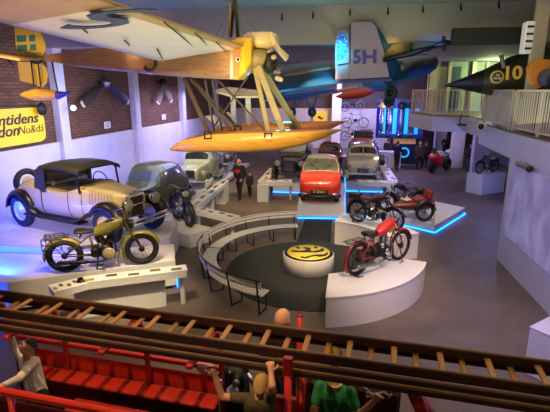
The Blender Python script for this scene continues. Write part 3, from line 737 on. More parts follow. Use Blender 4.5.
G().tube([(-.05, .1, .3), (-.1, .3, .01)], .014).build('stand', darkmetal, t)
# bicycles hung on the rear wall
def bicycle(label, p, cmat, rz=0, tilt=0):
    t = thing('hanging_bicycle', label, 'bicycle', p, rz, 'wall bicycles'); t.rotation_euler = (0, tilt, rz)
    for x in (-.53, .53): bikewheel(t, x, .33, .018, steel, steel, 14, drum=.03)
    g = G(); BB = V((-.08, 0, .3)); HT = V((.36, 0, .86)); HB = V((.4, 0, .68)); ST = V((-.24, 0, .82)); RA = V((-.53, 0, .33))
    for q in ((BB, HB), (HT, ST), (ST, BB), (BB, RA), (ST, RA), (HT, HB)): g.tube(q, .018)
    g.tube([HB, V((.46, 0, .5)), V((.53, 0, .33))], .016); g.build('frame', cmat, t)
    G().tube([(.22, -.25, .98), (.34, -.2, 1.0), (.36, 0, .95), (.34, .2, 1.0), (.22, .25, .98)], .014).build('handlebar', steel, t)
    G().ball((-.28, 0, .92), (.14, .08, .04)).build('saddle', leather, t); G().tube([(-.28, 0, .9), (-.24, 0, .8)], .014).build('seat_post', steel, t)
    for x in (-.53, .53): arcfender(G(), (x, 0, .33), .355, 20, 190, .06, .006, dome=.008).build('mudguard', cmat, t)
    G().torus((-.08, 0, .3), (0, 1, 0), .09, .012).build('chainring', steel, t)
    G().ball((.02, 0, .5), (.14, .07, .11)).build('engine', darkmetal, t)
    return t
p = AY(353, 111, 37.0); bicycle('upper dark moped hung on the lilac rear wall below the red hull', p, black, 0, -.1).scale = (1.15,) * 3
p = AY(355, 128, 37.0); bicycle('middle moped hung on the lilac rear wall', p, M('bike_teal', '#31424a', .4), 0, 0).scale = (1.25,) * 3
p = AY(352, 141, 37.0); bicycle('lowest moped hung on the lilac rear wall behind the brown open car', p, M('bike_maroon', '#4b2226', .4), 0, 0).scale = (1.15,) * 3
# ------------------------------------------------------------------ motor cars
class Body:
    def __init__(s, st):
        s.secs = []
        for x, w, z0, zb, zt, wr in st:
            hh = zt - zb
            half = [(w * .86, z0), (w, z0 + .35 * (zb - z0)), (w * .97, zb), (wr + (w - wr) * .3, zb + .58 * hh), (wr * .88, zb + .93 * hh), (wr * .45, zt)]
            s.secs.append([V((x, y, z)) for y, z in half] + [V((x, 0, zt + .012))] + [V((x, -y, z)) for y, z in reversed(half)])
        s.nu = len(s.secs) - 1
    def P(s, u, v):
        """u: station number, v: 0 left sill .. 6 roof middle .. 12 right sill"""
        def col(k):
            q = s.secs[max(0, min(s.nu, k))]; i = min(11, max(0, int(v))); t = v - i
            return crom(q[max(0, i - 1)], q[i], q[i + 1], q[min(12, i + 2)], t)
        i = min(s.nu - 1, max(0, int(u))); t = u - i
        return crom(col(i - 1), col(i), col(i + 1), col(i + 2), t)
    def nrm(s, u, v):
        e = .05; a = s.P(min(u + e, s.nu), v) - s.P(max(0, u - e), v); b = s.P(u, min(12, v + e)) - s.P(u, max(0, v - e))
        n = a.cross(b); n = n.normalized() if n.length > 1e-9 else V((0, 0, 1))
        c = s.P(u, 6); c = V((s.P(u, v).x, 0, (c.z + s.P(u, 0).z) / 2))
        return n if n.dot(s.P(u, v) - c) >= 0 else -n
    def mesh(s, su=4, sv=3):
        g = G(); secs = []
        for i in range(s.nu * su + 1): secs.append([s.P(i / su, j / sv) for j in range(12 * sv + 1)])
        return g.loft(secs, closed=True)
    def patch(s, u0, u1, v0, v1, off=.012, th=.012, nu=8, nv=8, rnd=True):
        top = []; bot = []
        for i in range(nu + 1):
            r1 = []; r0 = []
            for j in range(nv + 1):
                a, b = -1 + 2 * i / nu, -1 + 2 * j / nv
                if rnd: a, b = a * math.sqrt(1 - b * b * .22), b * math.sqrt(1 - a * a * .22)
                u = (u0 + u1) / 2 + (u1 - u0) / 2 * a; v = (v0 + v1) / 2 + (v1 - v0) / 2 * b
                p = s.P(u, v); n = s.nrm(u, v); r1.append(p + n * off); r0.append(p + n * (off - th))
            top.append(r1); bot.append(r0)
        g = G(); g.loft(top, closed=False, caps=False); g.loft(bot, closed=False, caps=False)
        for A, B in ((top[0], bot[0]), (top[-1], bot[-1]), ([r[0] for r in top], [r[0] for r in bot]), ([r[-1] for r in top], [r[-1] for r in bot])): g.loft([A, B], closed=False, caps=False)
        return g
def carwheel(t, x, y, R, w, tyre=rubber, hub=None, spokes=0, hubcol=None):
    hub = hub or chrome; sgn = 1 if y > 0 else -1
    o = G().lathe([(R * .6, -w / 2), (R * .88, -w / 2), (R, -w * .3), (R, w * .3), (R * .88, w / 2), (R * .6, w / 2), (R * .6, -w / 2)], (x, y, R), (0, 1, 0), 32).build('wheel', tyre, t)
    g = G().lathe([(R * .61, -w * .42), (R * .56, -w * .3), (R * .56, w * .3), (R * .61, w * .42)], (x, y, R), (0, 1, 0), 28, caps=False)
    g.lathe([(R * .56, -w * .1), (R * .3, sgn * w * .2), (R * .16, sgn * w * .45), (.001, sgn * w * .5)] if not spokes else [(R * .2, -w * .2), (R * .2, sgn * w * .3), (R * .1, sgn * w * .5), (.001, sgn * w * .52)], (x, y, R), (0, 1, 0), 24)
    for i in range(spokes):
        a = 2 * PI * i / spokes; g.tube([(x + R * .15 * math.cos(a), y, R + R * .15 * math.sin(a)), (x + R * .58 * math.cos(a), y, R + R * .58 * math.sin(a))], .012, 5)
    g.build('hub_cap', hub, o)
    return o
def headlights(t, x, y, z, r=.11, m=None, stalk=True):
    for sy in (-y, y):
        h = G().lathe([(r * .2, -r * 1.3), (r * .75, -r * .7), (r, .0), (r * .95, .03)], (x, sy, z), (1, 0, 0), 18).build('headlight', m or chrome, t)
        G().lathe([(r * .92, .03), (r * .5, .05), (.001, .06)], (x, sy, z), (1, 0, 0), 18).build('lens', M('lamp_lens', '#8f8872', .12, noise=0), h)
def bumper(t, x, w, z, m=None, curve=.1, name='bumper'):
    G().tube([(x - curve * 1.6, -w, z), (x - curve * .3, -w * .8, z), (x, -w * .3, z), (x, w * .3, z), (x - curve * .3, w * .8, z), (x - curve * 1.6, w, z)], .035, 8).build(name, m or chrome, t)
def vfender(t, x, y, R, w, a0, a1, m, flare=None):
    g = G(); arcfender(g, (x, y, R), R + .09, a0, a1, w, .02, dome=.06)
    if flare: g.loft([[p + V((0, w * s, 0)) for s, p in ((-.5, V(q)), (.5, V(q)), (.5, V(q) - V((0, 0, .03))), (-.5, V(q) - V((0, 0, .03))))] for q in flare])
    return g.build('fender', m, t)

# tan roadster with a black soft top
tanp = M('roadster_tan', '#a59a72', .32, noise=.05, coat=.5)
pr, pf = FL(25, 226, .9), V((0, 0, 0))
hd = math.radians(-19.5); ux, uy = math.cos(hd), math.sin(hd)
WB = 3.15; trk = .72
nx, ny = -uy, ux                                    # away from the camera side
SCR = 1.1; mid = V((pr.x + (ux * WB / 2 + nx * trk) * SCR, pr.y + (uy * WB / 2 + ny * trk) * SCR, .9))
rd = thing('vintage_roadster', 'tan vintage roadster with black soft top on the high platform', 'car', mid, hd, None, SCR)
R = .44; h = WB / 2
st = [(-2.2, .32, .6, .8, .92, .18), (-1.98, .54, .52, .94, 1.1, .38), (-1.5, .68, .48, 1.04, 1.22, .5), (-.75, .73, .44, 1.08, 1.17, .52), (.1, .73, .46, 1.08, 1.1, .52), (.5, .68, .46, 1.14, 1.26, .52), (.78, .56, .48, 1.1, 1.25, .42), (1.4, .42, .52, 1.06, 1.2, .32), (1.8, .34, .54, 1.02, 1.16, .26)]
B = Body(st); B.mesh().build('body', tanp, rd)
G().slab([B.P(4.95, v) + V((0, 0, .012)) for v in (3.2, 4, 5, 6, 7, 8, 8.8)] + [B.P(3.0, v) + V((0, 0, .012)) for v in (8.8, 8, 7, 6, 5, 4, 3.2)], .012, nrm=(0, 0, 1)).build('cockpit', leather, rd)
G().box((-.5, 0, 1.18), (.16, 1.1, .3), (0, -.2, 0), bev=.06).build('seat', M('seat_brown', '#20160f', .6), rd)
g = G().torus((.25, .35, 1.28), (1, 0, .5), .2, .016); g.tube([(.26, .35, 1.28), (.62, .35, 1.1)], .018); g.build('steering_wheel', black, rd)
tops = []
for x, w, z in ((-1.02, .56, 1.08), (-1.0, .62, 1.35), (-.93, .66, 1.6), (-.78, .68, 1.70), (-.3, .69, 1.76), (.2, .69, 1.75), (.68, .67, 1.68)):
    prof = [(-w, -.1), (-w * .95, -.015), (-w * .5, .03), (0, .045), (w * .5, .03), (w * .95, -.015), (w, -.1)]
    tops.append([V((x, y, z + q)) for y, q in prof] + [V((x, y * .97, z + q - .025)) for y, q in reversed(prof)])
softm = M('soft_top', '#262318', .6, noise=.15)
stp = G().loft(tops).build('soft_top', softm, rd)
for sy in (-1, 1):
    G().slab([V((-1.03, sy * .66, 1.04)), V((-.52, sy * .72, 1.04)), V((-.5, sy * .70, 1.66)), V((-.85, sy * .69, 1.6)), V((-.98, sy * .65, 1.3))], .02, nrm=(0, sy, 0)).build('top_side_panel', softm, stp)
g = G()
for y in (-.62, .62): g.beam((.62, y, 1.1), (.54, y, 1.68), .04, .03)
g.beam((.54, -.62, 1.66), (.54, .62, 1.66), .04, .03); g.beam((.62, -.62, 1.16), (.62, .62, 1.16), .04, .03); g.build('windscreen_frame', darkmetal, rd)
for y in (-R, R): pass
for x, y in ((-h, -trk), (-h, trk), (h, -trk), (h, trk)): carwheel(rd, x, y, R, .17, hub=M('wheel_tan', '#b5a77c', .4))
for sy in (-trk, trk):
    vfender(rd, -h, sy, R, .3, 20, 175, black, [(-h + .55, sy, .58), (-h + .62, sy, .48), (-h + .7, sy, .42), (-.6, sy, .40)])
    vfender(rd, h, sy, R, .32, 10, 150, black, [(h - .52, sy, .72), (h - .75, sy, .56), (h - 1.0, sy, .45), (.1, sy, .41)])
    G().box((-.3, sy * 1.0, .4), (2.1, .3, .05), bev=.015).build('running_board', darkmetal, rd)
gr = G().box((1.79, 0, .84), (.1, .56, .62), bev=.09).build('radiator', chrome, rd); G().box((1.835, 0, .82), (.03, .42, .48), bev=.05).build('grille_mesh', M('grille_amber', '#4c3a16', .4, .6), gr)
G().lathe([(.03, 0), (.05, .05), (.001, .1)], (1.78, 0, 1.15), n=12).build('radiator_cap', chrome, gr)
headlights(rd, 2.02, .46, .94, .145)
G().tube([(1.86, -.6, .86), (1.86, .6, .86)], .02).build('lamp_bar', chrome, rd)
bumper(rd, 2.26, .74, .5); bumper(rd, 2.26, .74, .6)
for y in (-.3, .3): G().beam((1.6, y, .5), (2.24, y, .53), .04, .06).build('bumper_iron', black, rd)
for k in range(9): B.patch(6.1 + k * .12, 6.16 + k * .12, 9.3, 10.6, .012, .012, 1, 4, False).build('bonnet_louvre', M('roadster_louvre', '#927f46', .4), rd)
B.patch(3.05, 3.09, 9.4, 11.8, .008, .01, 1, 6, False).build('door_seam', darkmetal, rd); B.patch(4.35, 4.39, 9.4, 11.8, .008, .01, 1, 6, False).build('door_seam', darkmetal, rd); B.patch(5.55, 5.6, 7, 11.8, .008, .01, 1, 8, False).build('bonnet_seam', darkmetal, rd)
q = B.P(3.3, 9.9); G().tube([q + V((0, -.03, 0)), q + V((.12, -.04, 0))], .014).build('door_handle', chrome, rd)
sw = G().torus((-2.28, 0, .98), (1, 0, .15), .34, .085, 30, 10).build('spare_wheel', rubber, rd); G().lathe([(.2, -.03), (.1, .06), (.001, .07)], (-2.3, 0, .98), (-1, 0, -.15), 20).build('hub_cap', M('wheel_tan', '#a3966e', .4), sw)
G().tube([(-2.1, -.45, .62), (-2.5, -.5, .62), (-2.5, .5, .62), (-2.1, .45, .62)], .03).build('rear_bumper', chrome, rd)

def saloon(label, loc, heading, st, paint, win, lamps, fend=None, R=.34, trk=.66, axles=(1.25, -1.2), grille=None, bump=None, roofpaint=None, name='vintage_saloon', plate=None, winmat=None, sc=1.0, extra_wheel=True, group=None):
    t = thing(name, label, 'car', loc, heading, group, sc); B = Body(st); B.mesh().build('body', paint, t)
    wm = winmat or glass
    for nm, u0, u1, v0, v1 in win:
        B.patch(u0, u1, v0, v1).build(nm, wm, t)
        if v1 < 6 or v0 > 6: B.patch(u0, u1, 12 - v1, 12 - v0).build(nm, wm, t)
    if roofpaint: B.patch(*roofpaint[1], .01, .01).build('roof_panel', roofpaint[0], t)
    for x in axles:
        for y in (-trk, trk): carwheel(t, x, y, R, .16)
    if fend:
        for i, x in enumerate(axles):
            for y in (-trk, trk):
                secs = []
                for k in range(11):
                    f = k / 10; xx = x + (f - .5) * 2 * (R + .3); zz = R * .55 + (R * .75 + .12) * math.sin(PI * f) ** .6; w = .17 * math.sin(PI * (.08 + .84 * f)) ** .5
                    secs.append([V((xx, y + w * math.cos(a), R * .75 + (zz - R * .75 if math.sin(a) > 0 else .12) * math.sin(a))) for a in [2 * PI * j / 14 for j in range(14)]])
                G().loft(secs).build('fender', fend, t)
    if lamps: headlights(t, *lamps)
    if grille:
        x, w, z0, z1, mm = grille
        gg = G().box((x, 0, (z0 + z1) / 2), (.07, w, z1 - z0), bev=.03).build('grille', mm, t)
        for i in range(6): G().box((x + .04, (i - 2.5) * w / 7, (z0 + z1) / 2), (.02, .015, (z1 - z0) * .85)).build('grille_bar', chrome, gg)
    if bump: bumper(t, *bump)
    return t, B
old = [(-2.0, .42, .42, .6, .75, .28), (-1.7, .64, .35, .9, 1.2, .42), (-1.0, .7, .32, 1.05, 1.62, .52), (-.2, .72, .32, 1.08, 1.7, .56), (.4, .7, .32, 1.08, 1.64, .54), (.8, .58, .32, 1.05, 1.16, .46), (1.35, .42, .36, 1.0, 1.08, .3), (1.75, .32, .4, .94, 1.0, .22), (1.86, .26, .45, .85, .92, .16)]
oldwin = [('windscreen', 4.28, 4.82, 3.4, 8.6), ('side_window', 1.5, 2.35, 2.3, 4.0), ('side_window', 2.5, 3.6, 2.25, 4.0)]
F = math.radians
grn = M('saloon_green', '#3c3f24', .35, noise=.05, coat=.4)
sgl = M('saloon_glass', '#3d4356', .1, noise=0)
t, B = saloon('dark grey-green 1930s saloon with arched windscreen behind the tan roadster', (-6.95, 15.75, .28), F(-95), old, grn, oldwin, (1.5, .5, .82, .12), grn, .36, .7, (1.35, -1.35), (1.9, .4, .5, .95, darkmetal), (2.15, .75, .45), winmat=sgl, sc=1.08)
B.patch(4.3, 4.8, 5.9, 6.1, .03, .02, 4, 2, False).build('windscreen_pillar', grn, t)
lgp = M('saloon_pale_green', '#9aa48c', .28, noise=.05, coat=.5)
p = AY(200, 172, 21.0)
t, B = saloon('pale green rounded saloon facing the hall behind the dark green one', (p.x, 21.1, .28), F(-86), old, lgp, oldwin, (1.62, .52, .78, .13), lgp, .36, .7, (1.3, -1.3), (1.9, .42, .5, .95, chrome), (2.15, .8, .48), sc=1.06)
p = AY(222, 168, 26)
saloon('blue-grey rounded car parked farthest along the left wall', (p.x - .1, 26.0, .28), F(-80), old, M('saloon_bluegrey', '#6f7d86', .3, coat=.4), oldwin, (1.62, .52, .78, .12), M('saloon_bluegrey', '#6f7d86', .3), .36, .68, (1.3, -1.3), (1.9, .4, .5, .95, darkmetal), (2.15, .75, .48), sc=1.12)
# black antique limousine
box_ = [(-1.9, .6, .5, 1.0, 1.55, .5), (-1.5, .7, .45, 1.1, 1.8, .6), (-.6, .72, .42, 1.1, 1.88, .63), (.3, .71, .42, 1.1, 1.86, .62), (.62, .64, .42, 1.08, 1.16, .5), (1.2, .46, .46, 1.02, 1.1, .34), (1.62, .36, .5, .96, 1.06, .26), (1.7, .34, .52, .94, 1.02, .24)]
blk = M('car_black', '#121114', .22, noise=.1, coat=.6)
t, B = saloon('black antique limousine with silver-framed windscreen left of the red car', (-2.17, 22.45, .45), F(-92), box_, blk, [('windscreen', 3.1, 3.75, 3.5, 8.5), ('side_window', .9, 1.7, 2.3, 3.9), ('side_window', 1.9, 2.8, 2.3, 3.9)], (1.6, .52, .9, .14, blk), blk, .4, .68, (1.3, -1.3), (1.75, .5, .5, 1.0, darkmetal), (2.05, .72, .5, darkmetal), winmat=M('lit_windscreen', '#a5a28c', .2, noise=.1, scale=3), name='antique_car', sc=1.08)  # lit look of the windscreen put into the glass colour
def strip(B, pts, r, nm, mm, par):
    return G().tube([B.P(u, v) + B.nrm(u, v) * .02 for u, v in pts], r, 6, closed=True).build(nm, mm, par)
strip(B, [(3.06, 3.5), (3.06, 5), (3.06, 7), (3.06, 8.5), (3.4, 8.6), (3.78, 8.5), (3.78, 7), (3.78, 5), (3.78, 3.5), (3.4, 3.4)], .022, 'windscreen_frame', chrome, t)
# red and cream bubble car
bub = [(-1.5, .35, .35, .6, .78, .2), (-1.35, .56, .26, .74, 1.0, .36), (-.85, .68, .22, .86, 1.34, .48), (-.2, .72, .2, .9, 1.46, .54), (.42, .73, .2, .9, 1.4, .54), (.86, .72, .2, .86, 1.0, .56), (1.2, .68, .22, .78, .88, .5), (1.38, .56, .3, .66, .74, .36), (1.44, .4, .38, .56, .62, .24)]
ored = M('bubble_red', '#d23a1e', .28, noise=.04, coat=.5); ivory = M('bubble_ivory', '#dcc79a', .35, noise=.04, coat=.3)
t, B = saloon('small red bubble car with ivory roof on the white blue-lit platform', (-.62, 18.35, .5), F(-90), bub, ored, [('windscreen', 4.06, 4.88, 3.2, 8.8), ('side_window', 2.3, 3.7, 2.3, 4.0)], None, None, .26, .58, (.95, -.95), None, None, (ivory, (1.6, 4.0, 3.3, 8.7)), 'bubble_car', winmat=M('bubble_glass', '#8d8460', .12, noise=.3, scale=4), sc=1.15)
strip(B, [(4.05, 3.3), (4.03, 5), (4.03, 7), (4.05, 8.7), (4.5, 8.9), (4.88, 8.75), (4.91, 7), (4.91, 5), (4.88, 3.25), (4.5, 3.1)], .022, 'windscreen_seal', ivory, t)
for y in (-.5, .5):
    hl = G().lathe([(.1, -.06), (.1, .02), (.09, .03)], (1.3, y, .62), (1, y * .25, .15), 18).build('headlight', darkmetal, t); G().ball((1.32, y * 1.01, .625), (.03, .08, .08)).build('lens', M('lamp_lens', '#8f8872', .12, noise=0), hl)
    G().ball((1.34, y * .96, .34), (.1, .16, .07)).build('overrider', chrome, t)
    G().ball((.9, y * 1.52, .84), (.05, .06, .07)).build('wing_mirror', black, t)
G().tube([(1.2, -.68, .27), (1.42, -.45, .27), (1.47, 0, .27), (1.42, .45, .27), (1.2, .68, .27)], .07, 8).build('bumper', black, t)
pl = G().box((1.49, 0, .44), (.02, .56, .13), bev=.01).build('number_plate', darkmetal, t)
text('plate_text', 'K 20816', .12, white, pl, frame((1.503, 0, .44), (0, 1, 0), (0, 0, 1)), .003)
G().ball((1.45, 0, .62), (.02, .05, .03)).build('badge', chrome, t)
g = G(); g.torus((.55, .26, .92), (1, 0, .6), .15, .014); g.build('steering_wheel', black, t)
for s_ in (-1, 1): g = G().tube([B.P(4.88, 6 + s_ * .3) + V((.03, 0, .02)), B.P(4.4, 6 + s_ * 1.6) + V((.04, 0, .03))], .01).build('wiper', black, t)
# silver rounded car
sil = [(-2.0, .4, .38, .55, .68, .25), (-1.7, .68, .3, .8, 1.05, .4), (-1.0, .78, .26, .95, 1.42, .5), (-.2, .8, .25, .98, 1.52, .54), (.35, .8, .25, .98, 1.46, .54), (.75, .78, .25, .95, 1.06, .55), (1.3, .74, .27, .86, .97, .5), (1.75, .62, .32, .72, .82, .38), (1.9, .46, .4, .6, .68, .26)]
silm = M('silver_paint', '#a9aaa6', .3, .35, noise=.04, coat=.5)
t, B = saloon('silver-grey rounded saloon with narrow windscreen right of the red car', (1.32, 23.3, .5), F(-92), sil, silm, [('windscreen', 4.2, 4.8, 3.3, 8.7), ('side_window', 2.1, 3.6, 2.3, 4.0)], (1.78, .56, .66, .11), silm, .33, .68, (1.25, -1.25), (1.9, .5, .42, .62, darkmetal), (2.1, .8, .4), winmat=M('silver_glass', '#23221f', .12), sc=1.08)
B.patch(4.9, 7.9, 5.93, 6.07, .014, .014, 8, 2, False).build('bonnet_strip', chrome, t)
B.patch(4.22, 4.78, 5.92, 6.08, .02, .02, 4, 2, False).build('windscreen_pillar', silm, t)
# brown open tourer far behind
brn = M('tourer_brown', '#9a5a26', .35, coat=.4)
tour = [(-1.8, .5, .5, .85, .95, .4), (-1.4, .66, .45, 1.0, 1.08, .5), (-.2, .68, .44, 1.06, 1.1, .5), (.4, .6, .44, 1.06, 1.14, .46), (.9, .44, .48, 1.0, 1.1, .3), (1.5, .36, .5, .96, 1.06, .24), (1.56, .34, .52, .94, 1.04, .24)]
t, B = saloon('orange-brown open tourer with black folded hood behind the silver car', (1.55, 27.6, .75), F(-90), tour, brn, [], (1.5, .5, .95, .14), black, .4, .66, (1.2, -1.2), (1.6, .5, .5, 1.0, chrome), (1.95, .7, .5), name='open_tourer', sc=1.1)
G().box((-.9, 0, 1.3), (.7, 1.2, .3), bev=.1).build('folded_hood', softm, t); G().box((0, 0, 1.15), (.2, 1.05, .3), bev=.05).build('seat', leather, t)
g = G()
for y in (-.55, .55): g.beam((.45, y, 1.1), (.35, y, 1.6), .03, .03)
g.beam((.35, -.55, 1.6), (.35, .55, 1.6), .03, .03); g.build('windscreen_frame', chrome, t)
platform('display platform under the orange-brown tourer at the far end', [(.6, 25.8), (2.6, 25.8), (2.6, 29.5), (.6, 29.5)], .75, ())
# small red car between
t, B = saloon('dark red small car half hidden between bubble car and tourer', (-.4, 26.2, .4), F(-90), bub, M('small_red', '#571519', .3, coat=.4), [('windscreen', 4.2, 4.86, 3.4, 8.6), ('side_window', 2.3, 3.7, 2.3, 4.0)], (1.2, .5, .62, .1), None, .28, .58, (.95, -.95), None, (1.5, .6, .3), name='small_car')
platform('low display platform under the dark red small car', [(-1.1, 24), (.35, 24), (.35, 27.4), (-1.1, 27.4)], .4, ())
# ------------------------------------------------------------------ hanging aircraft
ply = wood('plywood_skin', '#785230', '#946a3c', .45, (1.2, 9, 9), .3)
hullw = wood('hull_varnish', '#d09a30', '#e6b34a', .35, (1.2, 8, 8), .4)
hulld = wood('deck_varnish', '#8d5420', '#a86a2c', .4, (1.2, 8, 8), .3)
canvas = M('doped_canvas', '#987a50', .6, noise=.06, scale=3); canvw = M('canvas_white', '#bfb0a4', .6, noise=.05, scale=3)
finy = M('fin_yellow', '#c9a94a', .5, noise=.06); strutw = M('strut_beige', '#8c7e54', .55); strutd = wood('strut_dark', '#3a2c20', '#54402e', .5)
letter = M('letter_navy', '#262a4a', .6, noise=0)
YS = 12.0
sp = thing('hanging_seaplane', 'plywood seaplane with white lettered wing hung over the cars at left', 'aircraft', AY(180, 62, YS))
so = sp.location.copy()
def L_(p): return V(p) - so
def sec4(x, y, hw, z0, z1, r=.25):
    a = []
    for cx, cz, q in ((hw, z1, 0), (-hw, z1, 1), (-hw, z0, 2), (hw, z0, 3)):
        for k in range(3):
            an = PI / 2 * (q + k / 2); rr = min(hw, (z1 - z0) / 2) * r
            sx = 1 if cx > 0 else -1; sz = 1 if cz == z1 else -1
            a.append(V((x, y + cx - sx * rr + rr * math.cos(an), cz - sz * rr + rr * math.sin(an))) - so)
    return a
secs = []
for px, yt, yb, hw in ((43, 55.5, 60.5, .07), (70, 51, 65.5, .18), (105, 46.5, 70, .3), (150, 44, 74.5, .42), (200, 43, 78, .48), (231, 42, 79.5, .5)):
    a, b = AY(px, yt, YS - hw), AY(px, yb, YS - hw); secs.append(sec4((a.x + b.x) / 2, YS, hw, b.z, a.z))
G().loft(secs, smooth=False).build('fuselage', ply, sp)
secs = []
for px, yt, yb, hw in ((231.5, 40, 79.5, .51), (237, 37, 79, .5), (245, 37, 72, .42), (251, 38, 62, .3)):
    a, b = AY(px, yt, YS - hw), AY(px, yb, YS - hw); secs.append(sec4((a.x + b.x) / 2, YS, hw, b.z, a.z))
ns = G().loft(secs, smooth=False).build('nose', M('nose_yellow', '#e3ad22', .4, noise=.05, coat=.3), sp)
p = AY(236.5, 63, YS - .56); q = AY(236.5, 48, YS - .56); r_ = AY(240, 63, YS - .52)
G().slab([L_(AY(232.5, 49, YS - .53)), L_(AY(240, 49, YS - .53)), L_(AY(238, 76, YS - .53)), L_(AY(232.5, 77, YS - .53))], .012, nrm=(0, -1, 0)).build('orange_panel', M('panel_orange', '#b8672a', .5), ns)
for rr, mm, o_ in ((.06, white, .55), (.036, ink, .565)): G().lathe([(.001, 0), (rr, 0), (rr, .012), (.001, .012)], L_(AY(238, 59.5, YS - o_)), (0, -1, 0), 18).build('insignia', mm, ns)
G().beam(L_(AY(231.5, 47, YS - .53)), L_(AY(231.5, 79, YS - .53)), .07, .03, up=(0, 1, 0)).build('metal_band', steel, ns)
# engine cover
secs = []
for px, yt, yb, hw in ((245, 35.5, 47, .3), (249, 33.2, 49.5, .42), (262, 32.6, 50, .46), (272, 32.8, 50, .45), (277, 34.5, 48, .38)):
    c0, c1 = AY(px, yt, YS + .35), AY(px, yb, YS + .35); secs.append(sec4((c0.x + c1.x) / 2, YS + .4, hw, c1.z, c0.z, .8))
cv = G().loft(secs).build('engine_cover', cream, sp)
g = G().tube([L_(AY(270, 33, YS)), L_(AY(273, 40, YS - .1)), L_(AY(278, 49, YS - .15)), L_(AY(287, 58, YS - .15))], [.05, .06, .07, .08], 8); g.build('cover_strap', M('strap_cream', '#d9c890', .4), cv)
G().ball(L_(AY(262, 53, YS + .3)), (.38, .3, .14)).build('cover_mouth', leather, sp)
G().ball(L_(AY(258, 58.5, YS + .1)), (.42, .33, .25)).build('hull_nacelle', M('nacelle_beige', '#857848', .5), sp)
eg = G().ball(L_(AY(270, 63, YS)), (.2, .2, .3)); eg.build('engine', darkmetal, sp)
for i in range(5): 
    c = AY(268 + i * 2.2, 52 + i * 6.5, YS); cylinder_fins(L_(c), (.6, -.8, .2 - .1 * i), .065, .2, 5).build('cylinder', [steel, cream, darkmetal][i % 3], sp)
G().tube([L_(AY(276, 44, YS - .2)), L_(AY(280, 52, YS - .25)), L_(AY(287, 60, YS - .25))], .06).build('exhaust_pipe', cream, sp)
# wing towards the viewer, raised to the left
ZW = 5.72
rl, rt = AY(244, 46, YS - .5), AY(160, 61, YS - .56)
tl, tt = FL(92, -4, 6.15), FL(-14, 19, 5.95)
tl = rl + (tl - rl) * 1.55; tt = rt + (tt - rt) * 1.55

def wingsec(f, le, te):
    ch = te - le; n = V((0, 0, 1)); out = []
    for a, zz in ((0, 0), (.05, .05), (.15, .085), (.35, .1), (.6, .075), (.85, .035), (1, .004), (1, -.004), (.85, -.006), (.6, -.01), (.3, -.02), (.1, -.028), (.03, -.018)):
        out.append(le + ch * a + n * zz * ch.length * .6 - so)
    return out
secs = []; NW = 12
for i in range(NW + 1):
    f = i / NW; le = rl.lerp(tl, f) + V((0, 0, .0)); te = rt.lerp(tt, f); secs.append(wingsec(f, le, te))
g = G(); 
def band(i0, i1, m): g.loft(secs[i0:i1 + 1], m, caps=False)
band(0, NW, 0); g.add(secs[-1], [tuple(range(13))]); g.add(secs[0], [tuple(range(13))])
wg = g.build('wing', [canvas, canvw], sp)
for po in wg.data.polygons:                     # white painted underside field
    c = po.center
    if True:
        w = c + so; d = (rl.lerp(tl, .33) - rt.lerp(tt, .33)); 
        f = po.index // 13; k = po.index % 13
        if k in (8, 9, 10, 6, 7) and 0 <= f <= 6: po.material_index = 1
# rounded tip
# lettering on the underside
C = FL(96, 21, 5.8)
uc = (tl - rl).normalized(); cc = (rt.lerp(tt, .33) - rl.lerp(tl, .33)).normalized()
wn = uc.cross(cc).normalized(); wn = wn if wn.z < 0 else -wn
def on_wing(px, py, off):
    r = ray(px, py); e = V((0, 0, EYE)); p0 = rl.lerp(tl, .33) + wn * off
    t_ = (p0 - e).dot(wn) / r.dot(wn); return e + r * t_
pS = on_wing(105.5, 20.5, .1)
x_ = on_wing(115, 23.5, .1) - on_wing(57, 25.5, .1)
y_ = on_wing(127, 10.5, .1) - on_wing(83, 29.5, .1)
mS = Matrix((x_ / .36, y_ / .70, wn)).transposed().to_4x4(); mS.translation = pS - so
text('lettering', 'S', 1.0, letter, sp, mS, .01, bold=.004)
pJ = AY(150, 63.5, YS - .47)
g = G(); q = [AY(145.5, 66, YS - .46), AY(145, 69, YS - .46), AY(148, 70.5, YS - .46), AY(153, 70, YS - .46), AY(155.5, 66, YS - .46), AY(155.5, 58, YS - .46)]
g.tube([L_(v) for v in q], .045, 6); g.build('hull_letter', ink, sp)
for (a, b) in (((80, 27), (105, 47)), ((164, 22), (200, 52)), ((195, 33), (212, 50)), ((216, 42), (226, 52)), ((157, 49), (163, 60)), ((124, 40), (138, 54))):
    G().tube([L_(on_wing(*a, .1)), L_(AY(*b, YS - .55))], .014, 5).build('bracing_wire', darkmetal, sp)
# kingpost and its wires
apex = AY(235, -4, YS); g = G()
for px in (230.5, 238): g.tube([L_(apex), L_(AY(px, 37, YS + (.2 if px < 234 else -.2)))], .05, 6)
g.build('kingpost', black, sp)
for px, py, Y in ((165, -5, 11), (216, 36, 12.2), (222, 37, 11.8), (246, 37, 12.2), (252, 36, 11.8), (258, 34, 12.4), (205, 20, 12)):
    G().tube([L_(apex + V((0, 0, -.12))), L_(AY(px, py, Y))], .008, 4).build('bracing_wire', steel, sp)
G().tube([L_(AY(230.5, 2, YS)), L_(AY(229.5, 36, YS))], .03, 6).build('lift_chain', M('chain_brass', '#a8915a', .4, .7), sp)
